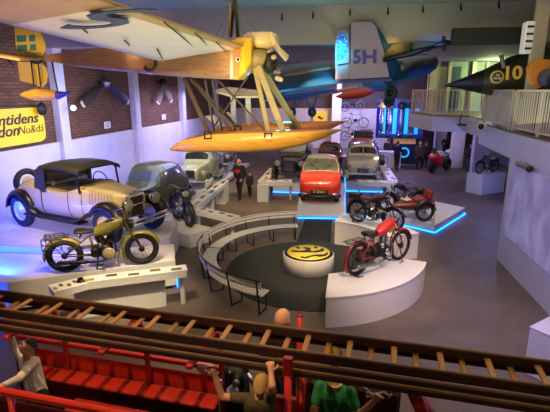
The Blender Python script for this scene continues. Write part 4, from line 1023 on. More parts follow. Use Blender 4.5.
# tail
def yp(pts, Y): return [L_(AY(x, y, Y)) for x, y in pts]
up = [(14, 25), (22, 25), (32, 28), (40, 33), (44.5, 42), (45.5, 50), (42, 56), (17, 56.5)]
lo = [(17.5, 62), (40, 62), (46, 68), (48, 75), (46, 82), (41, 87), (33, 84), (20, 81)]
f1 = G().slab(yp(up, YS), .06, nrm=(0, 1, 0)).build('rudder', finy, sp); G().slab(yp(lo, YS), .06, nrm=(0, 1, 0)).build('rudder', finy, sp)
teal = M('flag_blue', '#2f6e78', .5, noise=.05)
for x0, x1, y0, y1 in ((16.5, 26, 35.5, 42), (29, 35, 35, 41.5), (17, 27, 45, 51), (30, 36, 44.5, 50.5)):
    G().slab(yp([(x0, y0), (x1, y0 - .4), (x1, y1 - .3), (x0, y1)], YS - .012), .012, nrm=(0, 1, 0)).build('flag_panel', teal, f1)
G().slab([L_(AY(44, 60, YS - .1)), L_(AY(20, 61, YS - 1.2)), L_(AY(-12, 55.5, YS - 1.2)), L_(AY(-5, 52.5, YS)), L_(AY(16, 56, YS + .4))], .05, nrm=(0, 0, 1)).build('tailplane', canvas, sp)
G().ball(L_(AY(36, 60.5, YS - .1)), (.2, .1, .1)).build('tail_fitting', darkmetal, sp)
for a, b in (((31, 62), (34, 86)), ((38, 62), (41, 87)), ((52, 62), (58, 93)), ((8, 60), (14, 66))): G().tube(yp([a, b], YS - .15), .02, 6).build('tail_strut', darkmetal, sp)
secs = []
for px, yt, yb, w in ((19.5, 94.2, 95, .02), (26, 91, 98.5, .12), (36, 88.6, 100.6, .2), (48, 89, 100.6, .2), (58.2, 91, 99.6, .17)):
    a, b = AY(px, yt, YS - .2), AY(px, yb, YS - .2)
    secs.append([V(((a.x + b.x) / 2, YS - .2 + w * math.cos(q), (a.z + b.z) / 2 + (a.z - b.z) / 2 * math.sin(q))) - so for q in [2 * PI * j / 14 for j in range(14)]])
tf = G().loft(secs).build('tail_float', hullw, sp)
s2 = [secs[-1]]
for px, yt, yb, w in ((65, 91.6, 96.4, .1), (71, 91.4, 92.6, .02)):
    a, b = AY(px, yt, YS - .2), AY(px, yb, YS - .2)
    s2.append([V(((a.x + b.x) / 2, YS - .2 + w * math.cos(q), (a.z + b.z) / 2 + (a.z - b.z) / 2 * math.sin(q))) - so for q in [2 * PI * j / 14 for j in range(14)]])
G().loft(s2).build('float_tip', M('float_blue', '#4a40b8', .4, coat=.3), tf)
# main floats
def afloat(Y, nm, side, deck, dx=0.0, dz=0.0):
    secs = []
    for px, yt, yb, w in ((164.5, 150.8, 152.4, .04), (172, 145, 153, .16), (182, 140, 153.6, .26), (208, 134.5, 154, .36), (240, 132.6, 154.2, .4), (272, 132, 152.8, .4), (300, 131.4, 147.5, .36), (325, 130.8, 139.5, .22), (342, 130, 131.5, .03)):
        a, b = AY(px, yt, 11.2), AY(px, yb, 11.2); x = (a.x + b.x) / 2 + dx; z1, z0 = a.z + dz, b.z + dz
        secs.append([V((x, Y + yy * w, z0 + (z1 - z0) * zz)) - so for yy, zz in ((-1, .97), (-1.02, .6), (-.9, .2), (-.4, .02), (0, 0), (.4, .02), (.9, .2), (1.02, .6), (1, .97), (.6, 1), (0, 1.03), (-.6, 1))])
    g = G().loft(secs); o = g.build(nm, [side, deck], sp)
    for po in o.data.polygons:
        if po.normal.z > .6: po.material_index = 1
    return o
f1 = afloat(11.6, 'float', hullw, hulld); afloat(13.9, 'float', hulld, hulld, .15, .06)  # far float wholly in the darker varnish: its shade put into the colour
for px, py, Y in ((208, 135, 11.25), (237.5, 128.5, 13.4), (268.5, 137, 11.22)):
    p = AY(px, py, Y); g = G(); 
    for q in ((-.09, 0), (.09, 0)): g.box(L_(p) + V((q[0], 0, 0)), (.035, .05, .2))
    g.box(L_(p) + V((0, 0, .09)), (.2, .05, .035)); g.box(L_(p) + V((0, 0, -.09)), (.2, .05, .035)); g.build('strut_shoe', darkmetal, sp)
for a, ya, b, yb, w, mm in (((184, 78), 11.9, (208, 131), 11.5, .12, strutd), ((190, 78), 12.2, (237, 126), 13.6, .1, strutd), ((258, 66), 11.8, (283, 131), 11.5, .17, strutw), ((264, 72), 12.2, (299, 129), 13.5, .17, strutw), ((255, 68), 11.9, (269, 134), 11.5, .13, strutw), ((217, 79), 12, (268, 133), 11.6, .05, strutd), ((192, 80), 12, (232, 130), 11.6, .05, strutd), ((205, 79), 12, (214, 130), 13.4, .05, strutd), ((212, 80), 12, (222, 130), 13.4, .05, strutd), ((248, 76), 12, (213, 128), 13.4, .04, strutd)):
    G().beam(L_(AY(*a, ya)), L_(AY(*b, yb)), w, .06, up=(0, 1, 0), bev=.015).build('float_strut', mm, sp)
G().slab([L_(AY(213, 92, 12.8)), L_(AY(229, 88.5, 13)), L_(AY(262, 92.5, 13)), L_(AY(264, 98, 12.6)), L_(AY(234, 98, 12.6))], .05, nrm=(0, 0, 1)).build('spreader_board', M('spreader_grey', '#a9a29a', .6), sp)
for px in (233, 248): G().beam(L_(AY(px, 97, 12.8)), L_(AY(px + 1, 126, 13.6)), .14, .06, up=(0, 1, 0)).build('float_strut', M('spreader_grey', '#a9a29a', .6), sp)
for (x0, y0, x1, y1) in ((205, 116, 222, 126), (219, 113, 236, 124)):
    G().slab([L_(AY(x0, y0, 14.5)), L_(AY(x0 + 9, y0 - 1, 14.5)), L_(AY(x1 + 4, y1, 14.5)), L_(AY(x1 - 6, y1, 14.5))], .04, nrm=(0, 1, 0)).build('float_fin', M('spreader_grey', '#a9a29a', .6), sp)
for px in (100, 200): 
    p = AY(px, 55, YS); G().tube([L_(p), L_(V((p.x, p.y, 7.4)))], .006, 4).build('suspension_wire', steel, sp)

# blue aircraft behind
bluep = M('aircraft_blue', '#0c4a7c', .6, noise=.06); lil = M('fin_lilac', '#94869c', .5, noise=.06); bluel = M('aircraft_light_blue', '#2c3a78', .5)
YB = 15.0
ba = thing('hanging_blue_aircraft', 'blue aircraft with tall lilac tail fin hung in the middle of the hall', 'aircraft', AY(362, 80, YB))
so = ba.location.copy()
G().slab(yp([(349.5, 80), (351, 24), (355, 22), (371, 21.8), (376, 26), (384, 52), (389.5, 77)], YB), .1, nrm=(0, 1, 0)).build('tail_fin', lil, ba)
ru = D.materials.new('rudder_painted_light'); ru.use_nodes = True; nt = ru.node_tree; b = nt.nodes['Principled BSDF']
tc = nt.nodes.new('ShaderNodeTexCoord'); vo = nt.nodes.new('ShaderNodeTexVoronoi'); vo.inputs['Scale'].default_value = 16
rr = nt.nodes.new('ShaderNodeValToRGB'); rr.color_ramp.elements[0].position = .1; rr.color_ramp.elements[1].position = .55
rr.color_ramp.elements[0].color = hexc('#8ae0ff'); rr.color_ramp.elements[1].color = hexc('#2a62e0')
nt.links.new(tc.outputs['Object'], vo.inputs['Vector']); nt.links.new(vo.outputs['Distance'], rr.inputs[0]); nt.links.new(rr.outputs[0], b.inputs['Base Color'])
b.inputs['Roughness'].default_value = .5
rd_ = G().slab(yp([(335.5, 80), (335, 55), (335.8, 36), (338.5, 30.5), (342, 29.5), (349.5, 30), (349.2, 80)], YB + .02), .08, nrm=(0, 1, 0)).build('rudder', lil, ba)
G().slab(yp([(337, 56), (337, 38), (339, 32), (348, 31), (348, 50), (345, 58), (338, 60)], YB - .01), .03, nrm=(0, 1, 0)).build('rudder_light_patch', ru, rd_)  # dotted blue spotlight glow painted on the rudder
G().tube(yp([(350, 24), (350, 63), (338, 65)], YB - .02), .02, 5).build('hinge_line', darkmetal, rd_)
lb = M('letter_blue', '#3c3f9a', .5, noise=0)
for s_, px, w in (('5', 357, 1), ('H', 369.5, 1.2)):
    text('registration_letter', s_, .56, lb, ba, Matrix.Translation(-so) @ frame(AY(px, 57.5, YB - .03), (1, 0, .06), (-.03, 0, 1)), .01, bold=.015, sx=w)
secs = []
for px, py, Y, rx, rz in ((374, 24, 15.05, .03, .06), (381, 40, 15.2, .09, .2), (387, 58, 15.4, .2, .34), (390, 72, 15.7, .36, .4), (386, 78, 17, .5, .45), (378, 78, 19, .6, .55), (372, 78, 21, .5, .5), (368, 78, 22, .2, .2)):
    c = AY(px, py, Y); secs.append([c + V((rx * math.cos(q), 0, rz * math.sin(q))) - so for q in [2 * PI * j / 14 for j in range(14)]])
G().loft(secs).build('fuselage', bluep, ba)
G().slab([L_(AY(337, 83, 15)), L_(AY(272, 91, 15)), L_(AY(264, 86, 15.6)), L_(AY(268, 76, 16.6)), L_(AY(291, 64, 17.5)), L_(AY(337, 59.5, 17.5))], .09, nrm=(0, .5, -.86)).build('tailplane', bluep, ba)
G().slab([L_(AY(337, 68, 16.2)), L_(AY(285, 76.5, 16.2)), L_(AY(285, 75, 16.3)), L_(AY(337, 66, 16.3))], .03, nrm=(0, -.5, .86)).build('trim_stripe', M('stripe_tan', '#a88f72', .5), ba)
G().slab([L_(AY(336, 84, 14.9)), L_(AY(336, 79, 15.2)), L_(AY(392, 76, 15.2)), L_(AY(392, 81, 14.9))], .08, nrm=(0, 0, 1)).build('elevator', bluel, ba)
G().slab([L_(AY(391, 82, 15.2)), L_(AY(408, 78, 15.4)), L_(AY(430, 71, 15.9)), L_(AY(437, 66, 16.2)), L_(AY(438.5, 61, 16.6)), L_(AY(436, 56, 17)), L_(AY(425, 54, 17.4)), L_(AY(394, 61, 17.6))], .09, nrm=(0, .5, -.86)).build('tailplane', bluep, ba)
G().lathe([(.001, 0), (.3, 0), (.3, .012), (.001, .012)], L_(AY(396, 66, 16.2)), (0, -.6, .8), 22).build('white_patch', white, ba)
def gearwheel(px, py, Y, R, hubm, legs, nm='landing_wheel'):
    c = L_(AY(px, py, Y)); w = G().torus(c, (.5, .86, 0), R * .72, R * .3, 26, 10).build(nm, rubber, ba)
    G().lathe([(R * .5, -.06), (R * .45, .02), (.001, .05)], c, (-.5, -.86, 0), 18).build('hub', hubm, w)
    for a, Y2 in legs: G().tube([c, L_(AY(*a, Y2))], .035, 6).build('gear_leg', bluel, ba)
gearwheel(391, 93, 15.3, .23, darkmetal, (((383, 80), 15.6), ((391, 80), 15.6))); gearwheel(389, 101, 16.5, .21, darkmetal, (((384, 84), 16.8),))
gearwheel(291.5, 112.5, 17, .2, white, (((305, 96), 17), ((300, 88), 17.5))); gearwheel(312, 112, 17.5, .19, bluel, (((305, 96), 17.4), ((317, 95), 17.4)))
G().slab([L_(AY(262, 103, 16.8)), L_(AY(285, 95, 16.6)), L_(AY(335, 89, 16.6)), L_(AY(335, 91, 16.8)), L_(AY(300, 100, 17))], .06, nrm=(0, 0, 1)).build('lower_wing', bluel, ba)
G().tube(yp([(390, 3), (380, 30)], YB), .006, 4).build('suspension_wire', steel, ba)
# olive aircraft wing with dark spar
oa = thing('hanging_olive_wing', 'olive aircraft wing with long dark spar hung right of the lilac fin', 'aircraft', AY(415, 48, 15)); so = oa.location.copy()
G().slab([L_(AY(384, 53, 15.1)), L_(AY(392, 45, 15.2)), L_(AY(425, 40.5, 15.25)), L_(AY(443, 42, 15.25)), L_(AY(442, 47, 15.1)), L_(AY(388, 58, 15.0))], .1, nrm=(0, 1, 0)).build('wing', M('wing_olive', '#6a6840', .6), oa)
G().tube(yp([(383, 60), (412, 53), (444, 44)], 14.85), [.07, .1, .04], 8).build('spar', black, oa)
g = G().lathe([(.03, -.25), (.1, -.1), (.11, .1), (.04, .25)], L_(AY(443, 44, 14.8)), (1, 0, .2), 14); g.build('hub', black, oa)
for a, b in (((443, 44), (444, 36)), ((443, 44), (445, 51))): G().beam(L_(AY(*a, 14.8)), L_(AY(*b, 14.8)), .11, .04, up=(0, 1, 0)).build('propeller_blade', black, oa)
G().tube(yp([(411, 50), (411, 43)], 14.9), .04, 6).build('pylon', black, oa)
# red hull hung above the mopeds
rh = thing('hanging_red_hull', 'red boat-shaped hull hung above the wall mopeds beneath the blue aircraft', 'boat', AY(362, 92, 25)); so = rh.location.copy()
secs = []
for px, yt, yb, w in ((336, 96, 97, .03), (344, 92, 99.5, .3), (358, 89.5, 99, .42), (370, 88, 95.5, .32), (379, 87, 89, .04)):
    a, b_ = AY(px, yt, 25), AY(px, yb, 25); secs.append([V(((a.x + b_.x) / 2, 25 + w * math.cos(q), (a.z + b_.z) / 2 + (a.z - b_.z) / 2 * math.sin(q))) - so for q in [2 * PI * j / 14 for j in range(14)]])
G().loft(secs).build('hull', M('hull_red', '#a83020', .45), rh)
G().tube([L_(AY(312, 97, 25.2)), L_(AY(358, 87, 25.2))], .1, 8).build('outrigger', M('outrigger_tan', '#9a8a78', .5), rh)
G().slab(yp([(326, 83), (337, 83), (337, 91), (327, 92)], 25), .5, nrm=(0, 1, 0)).build('red_box_keel', M('hull_red', '#a83020', .45), rh)
for px in (345, 372): G().tube(yp([(px, 90), (px, 70)], 25), .01, 4).build('suspension_wire', steel, rh)
# dark jet on the gallery
jet = thing('jet_aircraft', 'dark olive jet fuselage with black nose and yellow number 10 on the gallery', 'aircraft', AY(500, 90, 16)); so = jet.location.copy()
jo = M('jet_olive', '#3a3a1c', .4, noise=.12, scale=2); jb = M('jet_black', '#14120f', .5)
def jsec(px, yt, yb):
    a, b_ = AY(px, yt, 16), AY(px, yb, 16); r = (a.z - b_.z) / 2
    return [V((a.x, 16 + r * .92 * math.cos(q), b_.z + r + r * math.sin(q))) - so for q in [2 * PI * j / 24 for j in range(24)]]
S1 = [jsec(*q) for q in ((444, 85.2, 86), (456, 80.5, 88), (470, 75, 91), (482, 70, 93.5))]; S2 = [S1[-1]] + [jsec(*q) for q in ((496, 63.5, 96), (512, 56, 98), (530, 50, 99), (560, 46, 100))]
G().loft(S1).build('nose_cone', jb, jet); fu = G().loft(S2).build('fuselage', jo, jet)
G().lathe([(.001, 0), (.3, .1), (.28, .5), (.001, .8)], L_(AY(520, 52, 16)), (1, 0, .2), 16).build('canopy', glass, jet)
yl = M('jet_yellow', '#d8b03a', .5, noise=0, emit='#d8b03a', strength=.15)
def jside(px, py): 
    return AY(px, py, 16 - .80)
text('fuselage_number', '10', .56, yl, fu, Matrix.Translation(-so) @ frame(jside(512, 73.5) + V((0, -.03, 0)), (1, -.12, .04), (0, .12, 1)), .03, bold=.012)
c = L_(jside(497.5, 77)) + V((0, .06, 0))
for rr, o_, mm in ((.2, 0, yl), (.15, .02, M('roundel_blue', '#1f5f8f', .5, noise=0))): G().lathe([(.001, 0), (rr, 0), (rr, .03), (.001, .03)], c + V((0, -o_, 0)), (-.1, -1, .05), 24).build('roundel', mm, fu)
for dx, dz in ((-.06, -.04), (.06, -.04), (0, .06)): G().slab([c + V((dx + a, -.06, dz + b_)) for a, b_ in ((-.045, -.03), (.045, -.03), (.05, .04), (.02, 0), (0, .045), (-.02, 0), (-.05, .04))], .02, nrm=(0, -1, 0)).build('crown', yl, fu)
G().tube([L_(AY(501, 55, 15.4)), L_(AY(504, 68, 15.4))], .06, 8).build('probe', mull, jet)
G().tube([L_(AY(500, 88, 16)), V((L_(AY(500, 88, 16)).x, 0, 3.69 - so.z))], .09, 8).build('support_stand', darkmetal, jet)
ot = thing('orange_aircraft_tail', 'orange rounded aircraft tail with blue engine at the right edge of the gallery', 'aircraft', V((AY(540, 75, 12.4).x, 12.4, 3.69))); so = ot.location.copy()
G().slab(yp([(531, 67), (535, 61), (542, 59), (553, 60), (556, 66), (548, 71), (546, 84), (540, 88), (534, 85), (531, 78)], 12.4), .3, nrm=(0, 1, 0)).build('tail_shell', M('tail_orange', '#b8741e', .45, coat=.3), ot)
G().ball(L_(AY(547, 78, 12.3)), (.22, .2, .22)).build('engine', M('engine_blue', '#22283c', .4), ot)
G().tube([L_(AY(540, 86, 12.5)), V((L_(AY(540, 86, 12.5)).x, .1, 0))], .05, 8).build('support_stand', darkmetal, ot)

# wall of outboard motors on blue-lit display at the far right
dsp = thing('outboard_display', 'blue-lit display stand of outboard motors before the rear wall', 'display', (AY(405, 140, 31).x, 31, 0)); so = dsp.location.copy()
cy_ = M('cyan_light', '#2ab8ff', .5, noise=0, emit='#18a8f4', strength=.9)
a, b_ = AY(380, 140, 31), AY(418, 140, 31)
G().box(((a.x + b_.x) / 2 - so.x, .3, 2.9), (b_.x - a.x + .6, .12, 2.6)).build('back_panel', M('panel_blue_lit', '#2c3f9c', .5), dsp)  # blue light on the back panel put into its colour
for px in (384, 395, 406.5, 417): 
    p = AY(px, 118, 31.1); G().box((p.x - so.x, .16, 2.75), (.24, .08, 1.7)).build('light_panel', cy_, dsp)
p = AY(405, 133, 30.6); G().box((.0, -.5, 1.72), (b_.x - a.x + .4, .55, .05)).build('shelf', darkmetal, dsp); G().box((p.x - so.x, -.4, 1.5), (1.4, .4, .36), bev=.03).build('lit_shelf', M('lit_shelf', '#d8a868', .5, emit='#e0a060', strength=.15), dsp)
G().box((p.x - so.x, -.3, .65), (1.6, .6, 1.3), bev=.03).build('cabinet', M('panel_navy', '#121638', .5), dsp)
G().torus((p.x - so.x, -.64, .75), (0, 1, 0), .3, .05, 22, 6).build('neon_ring', cy_, dsp)
for i, px in enumerate((382, 390, 401, 411)):
    p = AY(px, 118, 30.4); t = thing('outboard_motor', ['cream and chrome outboard motor leftmost on the cyan display', 'second chrome outboard motor from the left on the cyan display', 'dark-topped outboard motor third from left on the cyan display', 'dark outboard motor nearest the gallery on the cyan display'][i], 'motor', (p.x, 30.4, 1.75), group='outboard motors')
    hm = [cream, steel, darkmetal, darkmetal][i]
    G().ball((0, 0, 2.05), (.26, .3, .25)).build('motor_head', hm, t); G().lathe([(.16, .9), (.13, 1.85)], n=12).build('leg', chrome if i < 2 else steel, t)
    G().lathe([(.05, .25), (.1, .35), (.1, .9)], n=12).build('gear_case', steel, t); G().ball((0, .1, .22), (.1, .28, .08)).build('gear_housing', steel, t)
    for k in range(3):
        q = 2 * PI * k / 3; G().ball((.13 * math.cos(q), .32, .22 + .13 * math.sin(q)), (.07, .02, .07)).build('propeller_blade', chrome, t)
    G().tube([(0, -.2, 1.8), (0, -.6, 1.85)], .03).build('tiller', black, t); G().box((0, .12, 1.35), (.2, .2, .3), bev=.02).build('clamp', darkmetal, t)
    G().box((0, .25, .02), (.4, .4, .04)).build('stand', darkmetal, t)
# ------------------------------------------------------------------ fire engine with ladders
TO = FL(275, 326, 2.5); TA = math.radians(-6)
TM = Matrix.Translation((TO.x, TO.y, 0)) @ Matrix.Rotation(TA, 4, 'Z'); TI = TM.inverted()
def TY(px, py, yl):
    """where a sight line meets a lengthwise plane of the fire engine (its own coordinates)"""
    e = TI @ V((0, 0, EYE)); r = TI.to_3x3() @ ray(px, py); t_ = (yl - e.y) / r.y
    return e + r * t_
fr = M('fire_red', '#b82a18', .38, noise=.1, scale=5, coat=.25); frd = M('fire_red_dark', '#6b1512', .5, noise=.15, scale=5); maroon2 = M('cushion_maroon', '#3c0f10', .6)
ft = thing('fire_engine', 'open red vintage fire engine carrying long ladders in the foreground', 'fire engine', (TO.x, TO.y, 0), TA)
DZ = .85
G().box((-1.2, -.2, DZ - .04), (5.2, 1.5, .08), bev=.01).build('deck', M('deck_dark', '#241d1c', .6), ft)
for y in (-.45, .2): G().box((-1.1, y, .6), (5.0, .12, .2)).build('chassis_beam', frd, ft)
for x in (-2.8, .6):
    for y in (-.75, .4):
        w = G().lathe([(.25, -.1), (.42, -.1), (.45, -.05), (.45, .05), (.42, .1), (.25, .1)], (x, y, .46), (0, 1, 0), 28).build('wheel', rubber, ft)
        G().lathe([(.26, -.06), (.12, .08 if y > 0 else -.1), (.001, .1 if y > 0 else -.12)], (x, y, .46), (0, 1, 0), 20).build('hub', fr, w)
xr_ = TY(222, 385, .35).x
def X0(px, py, y): return TY(px, py, y).x
# far side: handrail, backrest plank, bench
G().box(((-3.6 + xr_) / 2, .36, 1.64), (xr_ + 3.6, .05, .07), bev=.012).build('handrail', fr, ft)
G().box(((-3.35 + xr_) / 2, .36, 1.40), (xr_ + 3.35, .04, .25), bev=.01).build('backrest', fr, ft)
G().box(((-3.35 + xr_) / 2, .2, 1.29), (xr_ + 3.35, .22, .05), bev=.015).build('bench_seat', fr, ft)
G().box(((-3.35 + xr_) / 2, .22, 1.06), (xr_ + 3.35, .05, .42)).build('bench_front', frd, ft)
x1 = X0(70, 400, -.15)
G().box(((x1 + xr_) / 2 + .1, -.17, 1.22), (xr_ - x1 + .2, .24, .05), bev=.015).build('bench_seat', fr, ft)
G().box(((x1 + xr_) / 2 + .1, -.2, 1.02), (xr_ - x1 + .1, .05, .36)).build('bench_front', frd, ft)
for px, py in ((18, 360), (67.5, 365), (148, 372), (222, 388)):
    x = X0(px, py, .30); G().tube([(x, .31, DZ), (x, .31, 1.86), (x, .2, 2.2), (x, .08, 2.28)], .034, 10).build('post', fr, ft)
    G().box((x, -.2, 2.255), (.07, .66, .05), bev=.01).build('ladder_cradle', fr, ft)
xx = X0(300, 330, .3); G().tube([(xx, .3, DZ), (xx, .3, TY(300, 315, .3).z)], .034, 12).build('post', fr, ft)
G().torus((xx, .3, TY(300, 315, .3).z), (0, 0, 1), .03, .008, 14, 6).build('pipe_mouth', frd, ft)
xp = TY(288, 372, -.54).x
za, zb_ = TY(289, 357, -.54).z, TY(287, 378, -.54).z
br = G().box((xp, -.54, (za + zb_) / 2), (.085, .05, za - zb_), bev=.008).build('ladder_bracket', M('bracket_red', '#8c1a16', .4), ft)
G().tube([(xp, -.54, zb_ + .03), (xp, -.54, DZ)], .034, 12).build('post', fr, ft)
x5 = TY(303, 390, -.1).x; G().tube([(x5, -.1, 2.24), (x5 - .01, -.12, DZ)], .03, 10).build('post', M('post_orange_red', '#c23a20', .4, coat=.2), ft)
# near side rail and panel
xl, xe = -3.9, -.95
zr = 1.9
rail = G().box(((xl + xe) / 2, -.86, zr), (xe - xl, .07, .07), bev=.015).build('near_handrail', fr, ft)
for px in (12, ): G().tube([(TY(px, 405, -.86).x, -.86, zr), (TY(px, 405, -.86).x, -.86, DZ)], .034, 10).build('post', fr, ft)
G().box((-1.75, -.82, 1.32), (1.95, .04, .9), bev=.01).build('side_panel', frd, ft)
G().tube([(xe, -.86, zr), (xe + .05, -.86, 1.7), (xe + .05, -.86, DZ)], .034, 10).build('post', fr, ft)
# driver's end: seat backs, red end frame, cord, pump
G().box((.75, .18, 1.62), (1.05, .1, .5), (0.12, 0, 0), bev=.04).build('seat_back', maroon2, ft); G().box((.75, -.08, 1.35), (1.05, .5, .12), bev=.04).build('seat_cushion', maroon2, ft)
G().box((.3, .3, 1.15), (.9, .06, .6)).build('cab_panel', frd, ft)
p0, p1 = TY(412, 388, -.1), TY(428, 425, -.1); G().beam(p0, p1, .12, .09, up=(0, 1, 0), bev=.015).build('end_frame', fr, ft)
p0, p1 = TY(418, 393, .0), TY(440, 425, .0); G().beam(p0, p1, .05, .12, up=(0, 1, 0), bev=.01).build('end_panel', M('bracket_red', '#8c1a16', .4), ft)
cord = [(362, 386), (368, 390), (372, 395), (367, 397), (366, 392), (374, 394), (384, 392), (390, 396), (388, 399), (392, 394)]
G().tube([TY(x, y, -.12) for x, y in cord], .008, 6).build('white_cord', white, ft)
pm = thing('pump_motor', 'black and chrome pump motor behind the red bench below the ladder', 'engine', TM @ V((TY(233, 380, .45).x, .45, DZ)), TA)
zc = TY(233, 380, .45).z - DZ
G().lathe([(.02, -.18), (.17, -.16), (.19, 0), (.17, .12), (.05, .15)], (0, 0, zc), (0, -1, .3), 22).build('pump_drum', black, pm)
for dx, dz, mm, r in ((-.1, .08, chrome, .045), (.06, -.02, M('gauge_pale', '#9aa4b8', .2), .07), (-.04, -.1, chrome, .04), (.1, .1, steel, .04)): G().lathe([(r, 0), (r, .05), (r * .7, .06), (.001, .06)], (dx, -.16, zc + dz), (0, -1, .3), 14).build('gauge', mm, pm)
G().box((0, .05, zc / 2 - .08), (.3, .26, zc - .1)).build('pump_base', darkmetal, pm); G().tube([(.2, -.05, zc + .16), (.3, -.1, zc + .06)], .03).build('chrome_lever', chrome, pm)
pk = thing('pink_bag', 'pale pink patterned bag hanging on the red backrest under the ladder', 'bag', TM @ V((TY(207, 368, .4).x, .36, 1.52)), TA)
G().ball((0, 0, .1), (.12, .06, .09)).build('bag_body', M('pink_cloth', '#c98a86', .8, noise=.5, scale=30), pk); G().torus((0, 0, .17), (0, 1, 0), .05, .008, 16, 6).build('handle', M('pink_cloth', '#c98a86', .8), pk)

beamw = wood('ladder_beam', '#2a140e', '#402118', .65, (1.2, 10, 10)); rungw = wood('ladder_rung', '#8a6038', '#a87c48', .5, (8, 2, 8)); edgew = wood('ladder_lit_edge', '#4e3820', '#6e5030', .55)
def ladder(label, yf, yn, zt, hgt, th, phase, rh, x0=-4.4, x1=3.4, sp_=.4075, r=.022):
    t = thing('wooden_ladder', label, 'ladder', TM @ V((0, (yf + yn) / 2, zt - hgt)), TA, group='ladders on the fire engine')
    o = V((0, (yf + yn) / 2, zt - hgt))
    for y in (yf, yn):
        G().box(V(((x0 + x1) / 2, y, zt - hgt / 2)) - o, (x1 - x0, th, hgt), bev=.004).build('side_rail', beamw, t)
        G().box(V(((x0 + x1) / 2, y, zt + .004)) - o, (x1 - x0, th * .7, .012), bev=.003).build('rail_lit_edge', edgew, t)  # lit top edge of the rail painted as a paler strip
    x = phase
    while x - sp_ > x0: x -= sp_
    while x < x1:
        G().beam(V((x, yf, zt - rh)) - o, V((x, yn, zt - rh)) - o, .056, .026, bev=.008).build('rung', rungw, t); x += sp_
    return t
ph = TY(306, 336, -.18).x
ladder('upper dark wooden ladder with pale rungs on top of the fire engine', .0, -.375, 2.5, .09, .032, ph, .055)
ladder('second wooden ladder nested below the upper one on the fire engine', .035, -.425, 2.412, .075, .032, ph + .2, .035)
o = V((-.5, -.475, 2.31))
t = thing('ladder_pole', 'long dark wooden support pole along the near side of the ladders', 'pole', TM @ o, TA)
G().box((0, 0, .03), (7.8, .04, .06), bev=.008).build('pole_beam', beamw, t); G().box((0, 0, .064), (7.8, .03, .008)).build('pole_lit_edge', edgew, t)  # paler top strip paints the light along the pole's edge

